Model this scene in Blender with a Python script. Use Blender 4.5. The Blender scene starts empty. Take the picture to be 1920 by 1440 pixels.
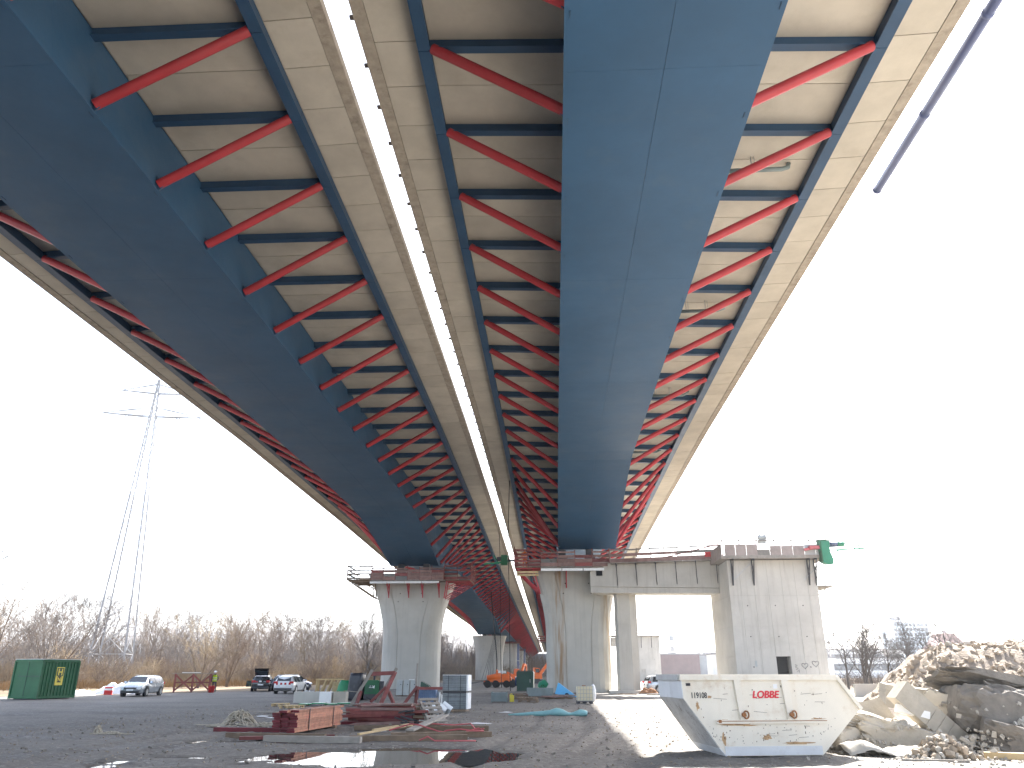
import bpy, math, random
from mathutils import Vector, Matrix, Quaternion, noise
R = math.radians
random.seed(7)
scene = bpy.context.scene
COL = scene.collection

# ------------------------------------------------------------------ camera, sky, sun, exposure
cam_data = bpy.data.cameras.new('camera')
cam_data.sensor_width = 36.0
cam_data.lens = 27.0
cam_data.clip_start = 0.05
cam_data.clip_end = 9000.0
cam = bpy.data.objects.new('camera', cam_data)
COL.objects.link(cam)
cam.location = (0, 0, 1.65)
cam.rotation_euler = (R(90 + 20.626), 0, R(2.967))
scene.camera = cam

SUN_AZ, SUN_EL = R(24.8), R(38)            # azimuth measured from +Y towards +X
world = bpy.data.worlds.new('World')
scene.world = world
world.use_nodes = True
wn, wl = world.node_tree.nodes, world.node_tree.links
sky_tex = wn.new('ShaderNodeTexSky')
sky_tex.sky_type = 'NISHITA'
sky_tex.sun_disc = False
sky_tex.sun_elevation = SUN_EL
sky_tex.sun_rotation = SUN_AZ
sky_tex.dust_density = 2.0
sky_tex.air_density = 0.8
sky_tex.ozone_density = 1.0
wn['Background'].inputs['Strength'].default_value = 0.15
pale = wn.new('ShaderNodeHueSaturation')              # thin high haze: a whiter sky all round
pale.inputs['Saturation'].default_value = 0.72
wl.new(sky_tex.outputs['Color'], pale.inputs['Color'])
wl.new(pale.outputs['Color'], wn['Background'].inputs['Color'])

sun_data = bpy.data.lights.new('sun', 'SUN')
sun_data.energy = 5.0
sun_data.angle = R(0.53)
sun_data.color = (1.0, 0.95, 0.88)
sun = bpy.data.objects.new('sun', sun_data)
COL.objects.link(sun)
sdir = Vector((math.sin(SUN_AZ) * math.cos(SUN_EL), math.cos(SUN_AZ) * math.cos(SUN_EL), math.sin(SUN_EL)))
sun.rotation_euler = (-sdir).to_track_quat('-Z', 'Y').to_euler()
sun.location = sdir * 200

vs = scene.view_settings
vs.view_transform = 'Standard'
vs.look = 'None'
vs.exposure = 2.28
vs.gamma = 1.0
vs.use_curve_mapping = False
scene.cycles.max_bounces = 6
scene.cycles.diffuse_bounces = 4
scene.cycles.glossy_bounces = 3
scene.cycles.transparent_max_bounces = 8
scene.cycles.caustics_reflective = False
scene.cycles.caustics_refractive = False

# ------------------------------------------------------------------ materials
MATS = {}
def mat(name, col, rough=0.7, var=0.12, nscale=1.5, metal=0.0, bump=0.0, bscale=30.0, streak=0.0, streak_col=None,
        dirt=0.0, dirt_col=(0.05, 0.045, 0.04), dscale=0.6, rnd=0.0, spec=0.4, coat=0.0):
    """Principled material with world-space noise variation, vertical streaks, dirt blotches and fine relief."""
    m = bpy.data.materials.new(name)
    m.use_nodes = True
    N, L = m.node_tree.nodes, m.node_tree.links
    b = N['Principled BSDF']
    b.inputs['Roughness'].default_value = rough
    b.inputs['Metallic'].default_value = metal
    b.inputs['Specular IOR Level'].default_value = spec
    b.inputs['Coat Weight'].default_value = coat
    geo = N.new('ShaderNodeNewGeometry')
    out = None
    def ntex(scale, detail=4.0, vec=None, rgh=0.6):
        t = N.new('ShaderNodeTexNoise')
        t.inputs['Scale'].default_value = scale
        t.inputs['Detail'].default_value = detail
        t.inputs['Roughness'].default_value = rgh
        L.new(vec if vec is not None else geo.outputs['Position'], t.inputs['Vector'])
        return t.outputs['Fac']
    def ramp(sock, a, bb):
        r = N.new('ShaderNodeMapRange')
        r.inputs['From Min'].default_value = a
        r.inputs['From Max'].default_value = bb
        L.new(sock, r.inputs['Value'])
        return r.outputs['Result']
    def mixc(fac, c0, c1, mode='MIX'):
        x = N.new('ShaderNodeMix')
        x.data_type = 'RGBA'
        x.blend_type = mode
        if isinstance(fac, float): x.inputs[0].default_value = fac
        else: L.new(fac, x.inputs[0])
        for i, c in ((6, c0), (7, c1)):
            if isinstance(c, tuple): x.inputs[i].default_value = (c[0], c[1], c[2], 1)
            else: L.new(c, x.inputs[i])
        return x.outputs[2]
    lo = tuple(max(0.0, c * (1 - var)) for c in col)
    hi = tuple(min(1.0, c * (1 + var)) for c in col)
    out = mixc(ramp(ntex(nscale), 0.3, 0.7), lo, hi)
    if streak > 0:
        mp = N.new('ShaderNodeMapping')
        mp.inputs['Scale'].default_value = (2.2, 2.2, 0.12)
        L.new(geo.outputs['Position'], mp.inputs['Vector'])
        s = ramp(ntex(1.6, 5.0, mp.outputs['Vector'], 0.65), 0.52, 0.75)
        k = N.new('ShaderNodeMath'); k.operation = 'MULTIPLY'; k.inputs[1].default_value = streak
        L.new(s, k.inputs[0])
        out = mixc(k.outputs[0], out, streak_col or tuple(c * 0.5 for c in col))
    if dirt > 0:
        d = ramp(ntex(dscale, 8.0, None, 0.7), 0.54, 0.68)
        k = N.new('ShaderNodeMath'); k.operation = 'MULTIPLY'; k.inputs[1].default_value = dirt
        L.new(d, k.inputs[0])
        out = mixc(k.outputs[0], out, dirt_col)
    if rnd > 0:
        oi = N.new('ShaderNodeObjectInfo')
        hs = N.new('ShaderNodeHueSaturation')
        mr = N.new('ShaderNodeMapRange')
        mr.inputs['To Min'].default_value = 1 - rnd
        mr.inputs['To Max'].default_value = 1 + rnd
        L.new(oi.outputs['Random'], mr.inputs['Value'])
        L.new(mr.outputs['Result'], hs.inputs['Value'])
        L.new(out, hs.inputs['Color'])
        out = hs.outputs['Color']
    L.new(out, b.inputs['Base Color'])
    rr = N.new('ShaderNodeMapRange')
    rr.inputs['To Min'].default_value = max(0.02, rough - 0.1)
    rr.inputs['To Max'].default_value = min(1.0, rough + 0.1)
    L.new(ntex(nscale * 2.3, 3.0), rr.inputs['Value'])
    L.new(rr.outputs['Result'], b.inputs['Roughness'])
    if bump > 0:
        bp = N.new('ShaderNodeBump')
        bp.inputs['Strength'].default_value = 1.0
        bp.inputs['Distance'].default_value = bump
        L.new(ntex(bscale, 6.0), bp.inputs['Height'])
        L.new(bp.outputs['Normal'], b.inputs['Normal'])
    MATS[name] = m
    return m

mat('soffit_concrete', (0.53, 0.487, 0.41), 0.85, 0.10, 0.7, bump=0.004, bscale=14, dirt=0.28, dirt_col=(0.38, 0.325, 0.245), dscale=0.55, rnd=0.07)
mat('slab_concrete', (0.54, 0.49, 0.41), 0.85, 0.12, 0.8, bump=0.004)
mat('fascia_concrete', (0.40, 0.35, 0.285), 0.9, 0.18, 3.0, bump=0.012, bscale=9, dirt=0.55, dirt_col=(0.13, 0.11, 0.085), dscale=1.8)
mat('pier_concrete', (0.48, 0.465, 0.42), 0.85, 0.10, 0.35, bump=0.004, bscale=18, streak=0.34, streak_col=(0.30, 0.295, 0.27), dirt=0.25, dirt_col=(0.33, 0.31, 0.26), dscale=0.3)
mat('rusty_concrete', (0.49, 0.46, 0.40), 0.85, 0.10, 0.4, bump=0.004, bscale=18, streak=0.55, streak_col=(0.36, 0.27, 0.17), dirt=0.25, dirt_col=(0.34, 0.31, 0.25), dscale=0.4)
mat('tower_concrete', (0.51, 0.485, 0.435), 0.85, 0.11, 0.4, bump=0.004, bscale=18, streak=0.5, streak_col=(0.32, 0.29, 0.25), dirt=0.3, dirt_col=(0.36, 0.33, 0.28), dscale=0.35)
mat('blue_steel', (0.037, 0.103, 0.198), 0.48, 0.12, 0.22, spec=0.3, bump=0.018, bscale=0.55, dirt=0.30, dirt_col=(0.072, 0.125, 0.19), dscale=0.35, streak=0.12, streak_col=(0.035, 0.075, 0.13))
mat('blue_steel_beam', (0.032, 0.078, 0.150), 0.45, 0.10, 0.6, spec=0.4, dirt=0.12, dirt_col=(0.07, 0.10, 0.13), dscale=0.9)
mat('red_steel', (0.40, 0.034, 0.044), 0.45, 0.12, 0.8, spec=0.4, dirt=0.3, dirt_col=(0.26, 0.055, 0.055), dscale=1.6, rnd=0.12)
mat('red_timber', (0.205, 0.062, 0.055), 0.75, 0.25, 3.0, bump=0.002, dirt=0.45, dirt_col=(0.14, 0.08, 0.07), dscale=1.5, rnd=0.25)
mat('old_timber', (0.20, 0.145, 0.10), 0.85, 0.25, 4.0, bump=0.003, dirt=0.4, dirt_col=(0.09, 0.07, 0.055), dscale=2, rnd=0.25)
mat('grey_timber', (0.26, 0.235, 0.205), 0.85, 0.2, 4.0, bump=0.003, dirt=0.4, dirt_col=(0.13, 0.11, 0.09), dscale=2, rnd=0.2)
mat('new_timber', (0.50, 0.37, 0.20), 0.8, 0.2, 4.0, bump=0.002, dirt=0.2, dirt_col=(0.26, 0.19, 0.11), dscale=2, rnd=0.15)
mat('plank_face', (0.38, 0.17, 0.105), 0.7, 0.25, 6.0, bump=0.002, dirt=0.5, dirt_col=(0.34, 0.06, 0.055), dscale=3, rnd=0.22)
mat('dark_red_paint', (0.13, 0.012, 0.018), 0.6, 0.2, 3.0, rnd=0.2)
mat('platform_timber', (0.25, 0.155, 0.135), 0.8, 0.22, 2.5, bump=0.003, dirt=0.45, dirt_col=(0.15, 0.10, 0.085), dscale=1.2, rnd=0.25)
mat('white_plastic', (0.80, 0.80, 0.78), 0.5, 0.05, 2.0, dirt=0.2, dirt_col=(0.5, 0.48, 0.43))
mat('galvanised', (0.42, 0.43, 0.44), 0.45, 0.12, 3.0, metal=0.6)
mat('pale_lattice', (0.30, 0.305, 0.31), 0.5, 0.08, 1.0)
mat('dark_steel', (0.045, 0.045, 0.05), 0.5, 0.2, 3.0)
mat('black_rubber', (0.015, 0.015, 0.016), 0.7, 0.2, 5.0)
mat('black_plastic', (0.022, 0.024, 0.032), 0.32, 0.3, 3.0, bump=0.02, bscale=6)
mat('green_paint', (0.012, 0.105, 0.040), 0.5, 0.12, 1.5, dirt=0.2, dirt_col=(0.06, 0.09, 0.05), dscale=1.0)
mat('dark_green_paint', (0.025, 0.070, 0.050), 0.5, 0.12, 1.5, dirt=0.2, dirt_col=(0.05, 0.06, 0.05))
mat('bright_green', (0.01, 0.20, 0.10), 0.45, 0.12, 1.5)
mat('green_tarp', (0.01, 0.21, 0.085), 0.4, 0.2, 2.0, bump=0.02, bscale=4)
mat('turquoise_tarp', (0.21, 0.42, 0.43), 0.45, 0.15, 2.5, bump=0.015, bscale=7, dirt=0.2, dirt_col=(0.28, 0.42, 0.40))
mat('light_blue', (0.11, 0.42, 0.72), 0.4, 0.06, 1.0)
mat('blue_pipe', (0.10, 0.13, 0.26), 0.35, 0.15, 1.2, spec=0.5, dirt=0.3, dirt_col=(0.16, 0.17, 0.22), dscale=1.5)
mat('blue_crate', (0.13, 0.20, 0.33), 0.55, 0.15, 4.0, dirt=0.3, dirt_col=(0.15, 0.17, 0.20))
mat('grey_wrap', (0.17, 0.19, 0.20), 0.4, 0.2, 5.0, bump=0.01, bscale=10, rnd=0.15)
mat('white_wrap', (0.72, 0.73, 0.74), 0.35, 0.15, 4.0, bump=0.02, bscale=9)
mat('grey_paint', (0.40, 0.42, 0.41), 0.5, 0.1, 2.0, dirt=0.2, dirt_col=(0.28, 0.27, 0.24))
mat('crate_grey', (0.17, 0.21, 0.21), 0.55, 0.15, 2.0, dirt=0.2, dirt_col=(0.12, 0.11, 0.10))
mat('orange_paint', (0.75, 0.15, 0.02), 0.45, 0.1, 1.5, dirt=0.25, dirt_col=(0.35, 0.12, 0.05))
mat('tank_plastic', (0.66, 0.60, 0.42), 0.4, 0.06, 1.5)
mat('yellow_plastic', (0.70, 0.58, 0.04), 0.4, 0.06, 1.5)
mat('red_plastic', (0.60, 0.03, 0.03), 0.45, 0.08, 2.0)
mat('strap_red', (0.48, 0.11, 0.115), 0.6, 0.1, 5.0)
mat('rope', (0.42, 0.37, 0.29), 0.9, 0.2, 9.0, bump=0.01, bscale=20)
mat('skip_paint', (0.78, 0.72, 0.61), 0.5, 0.05, 1.5, bump=0.003, bscale=6, streak=0.22, streak_col=(0.58, 0.42, 0.24), dirt=0.42, dirt_col=(0.52, 0.37, 0.22), dscale=1.9)
mat('skip_side', (0.66, 0.665, 0.67), 0.5, 0.06, 2.0, bump=0.004, bscale=6, dirt=0.35, dirt_col=(0.42, 0.40, 0.38), dscale=2.6)
mat('skip_worn', (0.46, 0.45, 0.43), 0.6, 0.12, 4.0, bump=0.004, bscale=9, dirt=0.6, dirt_col=(0.28, 0.25, 0.22), dscale=3.0)
mat('rust', (0.30, 0.13, 0.05), 0.85, 0.3, 8.0, dirt=0.5, dirt_col=(0.12, 0.07, 0.04), dscale=6)
mat('plywood', (0.31, 0.255, 0.23), 0.8, 0.12, 2.0, dirt=0.3, dirt_col=(0.25, 0.2, 0.18), rnd=0.1)
mat('rust_stain', (0.46, 0.29, 0.15), 0.8, 0.25, 9.0, dirt=0.5, dirt_col=(0.62, 0.50, 0.36), dscale=7)
mat('chipped_paint', (0.13, 0.085, 0.06), 0.85, 0.3, 8.0)
mat('skip_inside', (0.24, 0.20, 0.16), 0.8, 0.2, 3.0)
mat('lettering_red', (0.66, 0.03, 0.05), 0.5, 0.05, 5.0)
mat('lettering_black', (0.03, 0.03, 0.035), 0.6, 0.1, 9.0)
mat('lettering_white', (0.8, 0.8, 0.8), 0.5, 0.03, 5.0)
mat('lettering_yellow', (0.75, 0.62, 0.10), 0.5, 0.05, 5.0)
mat('graffiti', (0.16, 0.155, 0.16), 0.8, 0.1, 5.0)
mat('car_silver', (0.50, 0.54, 0.58), 0.25, 0.02, 1.0, metal=0.45, coat=0.6)
mat('car_black', (0.012, 0.013, 0.015), 0.22, 0.05, 1.0, coat=0.6)
mat('car_blue', (0.03, 0.05, 0.11), 0.22, 0.05, 1.0, coat=0.6)
mat('car_white', (0.72, 0.73, 0.74), 0.25, 0.02, 1.0, coat=0.6)
mat('car_glass', (0.02, 0.028, 0.035), 0.06, 0.05, 1.0, spec=0.7)
mat('headlamp', (0.75, 0.78, 0.8), 0.12, 0.02, 1.0, spec=0.7)
mat('tail_lamp', (0.45, 0.01, 0.015), 0.2, 0.02, 1.0)
mat('rubble_stone', (0.30, 0.245, 0.185), 0.95, 0.2, 3.0, bump=0.02, bscale=8, dirt=0.3, dirt_col=(0.20, 0.165, 0.125), dscale=2, rnd=0.25)
mat('pale_stone', (0.44, 0.405, 0.35), 0.95, 0.15, 4.0, bump=0.015, bscale=9, rnd=0.2)
mat('broken_concrete', (0.44, 0.40, 0.335), 0.92, 0.14, 2.0, bump=0.015, bscale=10, dirt=0.35, dirt_col=(0.28, 0.25, 0.20), dscale=1.5)
mat('asphalt_lump', (0.20, 0.18, 0.155), 0.95, 0.25, 3.0, bump=0.03, bscale=9, dirt=0.5, dirt_col=(0.12, 0.115, 0.11), dscale=1.1)
mat('earth', (0.25, 0.20, 0.15), 0.97, 0.25, 1.2, bump=0.07, bscale=7, dirt=0.45, dirt_col=(0.13, 0.10, 0.07), dscale=0.9)
mat('geotextile', (0.46, 0.43, 0.38), 0.9, 0.1, 3.0, bump=0.01, bscale=8, dirt=0.3, dirt_col=(0.3, 0.26, 0.2))
mat('rusty_bracket', (0.09, 0.07, 0.06), 0.8, 0.2, 3.0)
mat('backlit_bark', (0.07, 0.058, 0.05), 0.9, 0.25, 2.0)
mat('bark', (0.16, 0.125, 0.095), 0.9, 0.25, 2.0, bump=0.01)
mat('twig_brown', (0.19, 0.148, 0.115), 0.9, 0.3, 0.12, rnd=0.2)
mat('twig_grey', (0.17, 0.15, 0.135), 0.9, 0.3, 0.12, rnd=0.2)
mat('twig_straw', (0.27, 0.215, 0.145), 0.9, 0.3, 0.10, rnd=0.2)
mat('leaf_litter', (0.27, 0.18, 0.085), 0.95, 0.35, 0.6, rnd=0.15)
mat('skin', (0.55, 0.34, 0.25), 0.6, 0.03, 5.0)
mat('vest_yellow', (0.62, 0.80, 0.04), 0.6, 0.05, 5.0)
mat('vest_orange', (0.85, 0.20, 0.03), 0.6, 0.05, 5.0)
mat('trousers', (0.04, 0.045, 0.06), 0.85, 0.15, 8.0)
mat('house_white', (0.74, 0.74, 0.72), 0.8, 0.04, 0.5)
mat('house_red', (0.135, 0.075, 0.075), 0.85, 0.15, 0.4)
mat('house_grey', (0.26, 0.28, 0.30), 0.8, 0.12, 0.4)
mat('house_blue', (0.36, 0.45, 0.52), 0.6, 0.06, 0.3)
mat('roof_grey', (0.17, 0.165, 0.17), 0.8, 0.1, 0.4)
mat('roof_red', (0.22, 0.10, 0.08), 0.85, 0.1, 0.4)
mat('window_glass', (0.06, 0.08, 0.10), 0.1, 0.1, 0.5, spec=0.6)
mat('opening_dark', (0.02, 0.02, 0.022), 0.9, 0.1, 1.0)

def stain_band(m, xc, half, col, strength):
    """a rust run-off band down a wall around world x = xc, broken up by noise"""
    m = MATS[m]; N, L = m.node_tree.nodes, m.node_tree.links
    b = N['Principled BSDF']; src = b.inputs['Base Color'].links[0].from_socket
    geo = N.new('ShaderNodeNewGeometry'); sp = N.new('ShaderNodeSeparateXYZ'); L.new(geo.outputs['Position'], sp.inputs[0])
    mp = N.new('ShaderNodeMapping'); mp.inputs['Scale'].default_value = (2.6, 1, .22); L.new(geo.outputs['Position'], mp.inputs['Vector'])
    t = N.new('ShaderNodeTexNoise'); t.inputs['Scale'].default_value = 1.6; t.inputs['Detail'].default_value = 6; L.new(mp.outputs[0], t.inputs['Vector'])
    a = N.new('ShaderNodeMath'); a.operation = 'SUBTRACT'; a.inputs[1].default_value = xc; L.new(sp.outputs['X'], a.inputs[0])
    c = N.new('ShaderNodeMath'); c.operation = 'ABSOLUTE'; L.new(a.outputs[0], c.inputs[0])
    r = N.new('ShaderNodeMapRange'); r.inputs['From Min'].default_value = half; r.inputs['From Max'].default_value = half * .15; L.new(c.outputs[0], r.inputs['Value'])
    n = N.new('ShaderNodeMapRange'); n.inputs['From Min'].default_value = .40; n.inputs['From Max'].default_value = .62; L.new(t.outputs['Fac'], n.inputs['Value'])
    k = N.new('ShaderNodeMath'); k.operation = 'MULTIPLY'; L.new(r.outputs[0], k.inputs[0]); L.new(n.outputs[0], k.inputs[1])
    k2 = N.new('ShaderNodeMath'); k2.operation = 'MULTIPLY'; k2.inputs[1].default_value = strength; L.new(k.outputs[0], k2.inputs[0])
    x = N.new('ShaderNodeMix'); x.data_type = 'RGBA'; L.new(k2.outputs[0], x.inputs[0]); L.new(src, x.inputs[6]); x.inputs[7].default_value = (*col, 1)
    L.new(x.outputs[2], b.inputs['Base Color'])
mat('stained_concrete', (0.48, 0.465, 0.42), 0.85, 0.10, 0.35, bump=0.004, bscale=18, streak=0.34, streak_col=(0.30, 0.295, 0.27), dirt=0.25, dirt_col=(0.33, 0.31, 0.26), dscale=0.3)
stain_band('stained_concrete', 0.55, 0.75, (0.30, 0.175, 0.075), 0.85)
stain_band('stained_concrete', 4.9, 0.6, (0.34, 0.24, 0.13), 0.6)
mat('dry_verge', (0.17, 0.125, 0.075), 0.97, 0.35, 0.4, bump=0.05, bscale=3, dirt=0.4, dirt_col=(0.10, 0.08, 0.05), dscale=0.5)
def ground_material():
    m = bpy.data.materials.new('wet_mud_and_gravel')
    m.use_nodes = True
    N, L = m.node_tree.nodes, m.node_tree.links
    b = N['Principled BSDF']
    geo = N.new('ShaderNodeNewGeometry')
    def ntex(scale, detail, rgh=0.65, sx=1.0, sy=1.0):
        mp = N.new('ShaderNodeMapping'); mp.inputs['Scale'].default_value = (sx, sy, 1)
        L.new(geo.outputs['Position'], mp.inputs['Vector'])
        t = N.new('ShaderNodeTexNoise')
        t.inputs['Scale'].default_value = scale; t.inputs['Detail'].default_value = detail
        t.inputs['Roughness'].default_value = rgh
        L.new(mp.outputs['Vector'], t.inputs['Vector'])
        return t.outputs['Fac']
    def ramp(s, a, bb, c=0.0, d=1.0):
        r = N.new('ShaderNodeMapRange')
        for k, v in (('From Min', a), ('From Max', bb), ('To Min', c), ('To Max', d)): r.inputs[k].default_value = v
        L.new(s, r.inputs['Value']); return r.outputs['Result']
    def mixc(f, c0, c1):
        x = N.new('ShaderNodeMix'); x.data_type = 'RGBA'
        L.new(f, x.inputs[0])
        for i, c in ((6, c0), (7, c1)):
            if isinstance(c, tuple): x.inputs[i].default_value = (*c, 1)
            else: L.new(c, x.inputs[i])
        return x.outputs[2]
    big = ramp(ntex(0.16, 5), 0.35, 0.65)
    c = mixc(big, (0.095, 0.088, 0.080), (0.19, 0.174, 0.152))
    c = mixc(ramp(ntex(0.5, 7, 0.7, 0.35, 1.0), 0.52, 0.66), c, (0.060, 0.053, 0.046))
    c = mixc(ramp(ntex(6.0, 8, 0.8), 0.50, 0.64), c, (0.26, 0.245, 0.225))
    c = mixc(ramp(ntex(13.0, 6, 0.8), 0.55, 0.66), c, (0.055, 0.050, 0.046))
    # pale dusty colour towards the tip on the right, put in for sunlit bounce
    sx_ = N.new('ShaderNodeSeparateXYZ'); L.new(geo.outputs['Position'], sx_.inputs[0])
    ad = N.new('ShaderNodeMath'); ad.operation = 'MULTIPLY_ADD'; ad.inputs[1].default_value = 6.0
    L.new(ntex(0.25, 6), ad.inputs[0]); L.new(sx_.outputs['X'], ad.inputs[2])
    dry_bounce = mixc(ramp(ntex(3.0, 7, 0.75), 0.4, 0.65), (0.36, 0.335, 0.30), (0.46, 0.43, 0.38))
    c = mixc(ramp(ad.outputs[0], 8.5, 12.5), c, dry_bounce)
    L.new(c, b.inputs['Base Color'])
    L.new(ramp(ntex(0.5, 7, 0.7, 0.35, 1.0), 0.50, 0.70, 0.92, 0.5), b.inputs['Roughness'])
    b.inputs['Specular IOR Level'].default_value = 0.3
    bp = N.new('ShaderNodeBump'); bp.inputs['Distance'].default_value = 0.016
    L.new(ntex(14.0, 8, 0.75), bp.inputs['Height'])
    L.new(bp.outputs['Normal'], b.inputs['Normal'])
    MATS['ground'] = m
ground_material()
def water_material():
    m = bpy.data.materials.new('puddle_water')
    m.use_nodes = True
    N, L = m.node_tree.nodes, m.node_tree.links
    b = N['Principled BSDF']
    b.inputs['Base Color'].default_value = (0.05, 0.045, 0.04, 1)
    b.inputs['Roughness'].default_value = 0.015
    b.inputs['IOR'].default_value = 1.33
    b.inputs['Specular IOR Level'].default_value = 0.5
    t = N.new('ShaderNodeTexNoise'); t.inputs['Scale'].default_value = 3.0
    bp = N.new('ShaderNodeBump'); bp.inputs['Distance'].default_value = 0.0012
    L.new(t.outputs['Fac'], bp.inputs['Height']); L.new(bp.outputs['Normal'], b.inputs['Normal'])
    MATS['water'] = m
water_material()

# ------------------------------------------------------------------ mesh helpers
class MB:
    """Collects shapes; build() links them as ONE mesh object."""
    def __init__(self): self.v, self.f, self.mi = [], [], []
    def add(self, vs, fs, mi=0):
        o = len(self.v)
        self.v += [tuple(p) for p in vs]
        self.f += [tuple(i + o for i in q) for q in fs]
        self.mi += [mi] * len(fs)
        return self
    def box(self, x0, x1, y0, y1, z0, z1, mi=0):
        return self.add([(x0,y0,z0),(x1,y0,z0),(x1,y1,z0),(x0,y1,z0),(x0,y0,z1),(x1,y0,z1),(x1,y1,z1),(x0,y1,z1)],
                        [(0,3,2,1),(4,5,6,7),(0,1,5,4),(1,2,6,5),(2,3,7,6),(3,0,4,7)], mi)
    def beam(self, p, q, w, h, mi=0, up=(0,0,1)):
        p, q = Vector(p), Vector(q); d = (q - p).normalized()
        s = d.cross(Vector(up))
        if s.length < 1e-4: s = d.cross(Vector((0,1,0)))
        s.normalize(); u = s.cross(d)
        a, c = s * w / 2, u * h / 2
        vs = [p-a-c, p+a-c, p+a+c, p-a+c, q-a-c, q+a-c, q+a+c, q-a+c]
        return self.add(vs, [(0,1,2,3),(7,6,5,4),(0,4,5,1),(1,5,6,2),(2,6,7,3),(3,7,4,0)], mi)
    def tube(self, p, q, r0, r1=None, n=10, mi=0, caps=True):
        r1 = r0 if r1 is None else r1
        p, q = Vector(p), Vector(q); d = (q - p)
        if d.length < 1e-6: return self
        d.normalize(); s = d.orthogonal().normalized(); u = d.cross(s)
        vs = []
        for c, r in ((p, r0), (q, r1)):
            for k in range(n):
                a = 2 * math.pi * k / n
                vs.append(c + (s * math.cos(a) + u * math.sin(a)) * r)
        fs = [(k, (k+1) % n, n + (k+1) % n, n + k) for k in range(n)]
        if caps: fs += [tuple(range(n-1, -1, -1)), tuple(range(n, 2*n))]
        return self.add(vs, fs, mi)
    def path(self, pts, r, n=8, mi=0, radii=None):
        pts = [Vector(p) for p in pts]; vs = []; fs = []
        ref = None
        for i, c in enumerate(pts):
            d = (pts[min(i+1, len(pts)-1)] - pts[max(i-1, 0)]).normalized()
            if ref is None: ref = d.orthogonal().normalized()
            s = (ref - d * ref.dot(d))
            s = s.normalized() if s.length > 1e-5 else d.orthogonal().normalized()
            ref = s; u = d.cross(s); rr = radii[i] if radii else r
            for k in range(n):
                a = 2 * math.pi * k / n
                vs.append(c + (s * math.cos(a) + u * math.sin(a)) * rr)
        for i in range(len(pts) - 1):
            for k in range(n):
                fs.append((i*n+k, i*n+(k+1) % n, (i+1)*n+(k+1) % n, (i+1)*n+k))
        fs += [tuple(range(n-1, -1, -1)), tuple(range((len(pts)-1)*n, len(pts)*n))]
        return self.add(vs, fs, mi)
    def prism(self, poly, axis, a, b, mi=0):
        """polygon of (u,w) pairs extruded along axis ('x': u=y,w=z; 'y': u=x,w=z; 'z': u=x,w=y) from a to b"""
        def P(u, w, t): return {'x': (t,u,w), 'y': (u,t,w), 'z': (u,w,t)}[axis]
        n = len(poly)
        vs = [P(u, w, a) for u, w in poly] + [P(u, w, b) for u, w in poly]
        fs = [tuple(range(n)), tuple(range(2*n-1, n-1, -1))] + [(k, n+k, n+(k+1) % n, (k+1) % n) for k in range(n)]
        return self.add(vs, fs, mi)
    def loft(self, rings, mi=0, caps=True, closed=True):
        n = len(rings[0]); vs = [p for r in rings for p in r]; fs = []
        for i in range(len(rings) - 1):
            for k in range(n if closed else n - 1):
                fs.append((i*n+k, i*n+(k+1) % n, (i+1)*n+(k+1) % n, (i+1)*n+k))
        if caps and closed: fs += [tuple(range(n-1, -1, -1)), tuple(range((len(rings)-1)*n, len(rings)*n))]
        return self.add(vs, fs, mi)
    def ball(self, c, r, n=8, m=6, mi=0, sq=(1,1,1)):
        rings = []
        for i in range(m + 1):
            t = math.pi * i / m; rr = max(math.sin(t), 0.02)
            rings.append([(c[0]+r*sq[0]*rr*math.cos(2*math.pi*k/n), c[1]+r*sq[1]*rr*math.sin(2*math.pi*k/n), c[2]-r*sq[2]*math.cos(t)) for k in range(n)])
        return self.loft(rings, mi)
    def mesh(self, name, mats, smooth=False):
        me = bpy.data.meshes.new(name)
        me.from_pydata(self.v, [], self.f)
        for m in (mats if isinstance(mats, (list, tuple)) else [mats]): me.materials.append(MATS[m])
        me.polygons.foreach_set('material_index', self.mi)
        if smooth: me.polygons.foreach_set('use_smooth', [True] * len(self.f))
        me.update()
        return me
    def fixed(self):
        return self
    def build(self, name, mats, parent=None, smooth=False, loc=(0,0,0), rot=(0,0,0), fix=True):
        me = self.mesh(name, mats, smooth)
        if fix: recalc(me)
        return put(name, me, parent, loc, rot)

def recalc(me):
    import bmesh
    bm = bmesh.new(); bm.from_mesh(me)
    bmesh.ops.recalc_face_normals(bm, faces=bm.faces)
    bm.to_mesh(me); bm.free()

def put(name, me, parent=None, loc=(0,0,0), rot=(0,0,0), scale=(1,1,1)):
    o = bpy.data.objects.new(name, me)
    COL.objects.link(o)
    o.location = loc; o.rotation_euler = rot; o.scale = scale
    if parent is not None: o.parent = parent
    return o
def thing(name, label, cat, loc=(0,0,0), rotz=0.0, group=None):
    o = bpy.data.objects.new(name, None); COL.objects.link(o)
    o.location = loc; o.rotation_euler = (0, 0, rotz); o.empty_display_size = 0.3
    o['label'] = label; o['category'] = cat
    if group: o['group'] = group
    return o
def tag(o, label, cat, group=None):
    o['label'] = label; o['category'] = cat
    if group: o['group'] = group
    return o
def struct(o): o['kind'] = 'structure'; return o
def stuff(o): o['kind'] = 'stuff'; return o
_UNIT = {}
def unit_box(m):
    if m not in _UNIT:
        _UNIT[m] = MB().box(-.5,.5,-.5,.5,-.5,.5).mesh('box_' + m, m)
    return _UNIT[m]
def piece(name, m, c, size, parent, rot=(0,0,0)):
    return put(name, unit_box(m), parent, c, rot, size)
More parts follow.
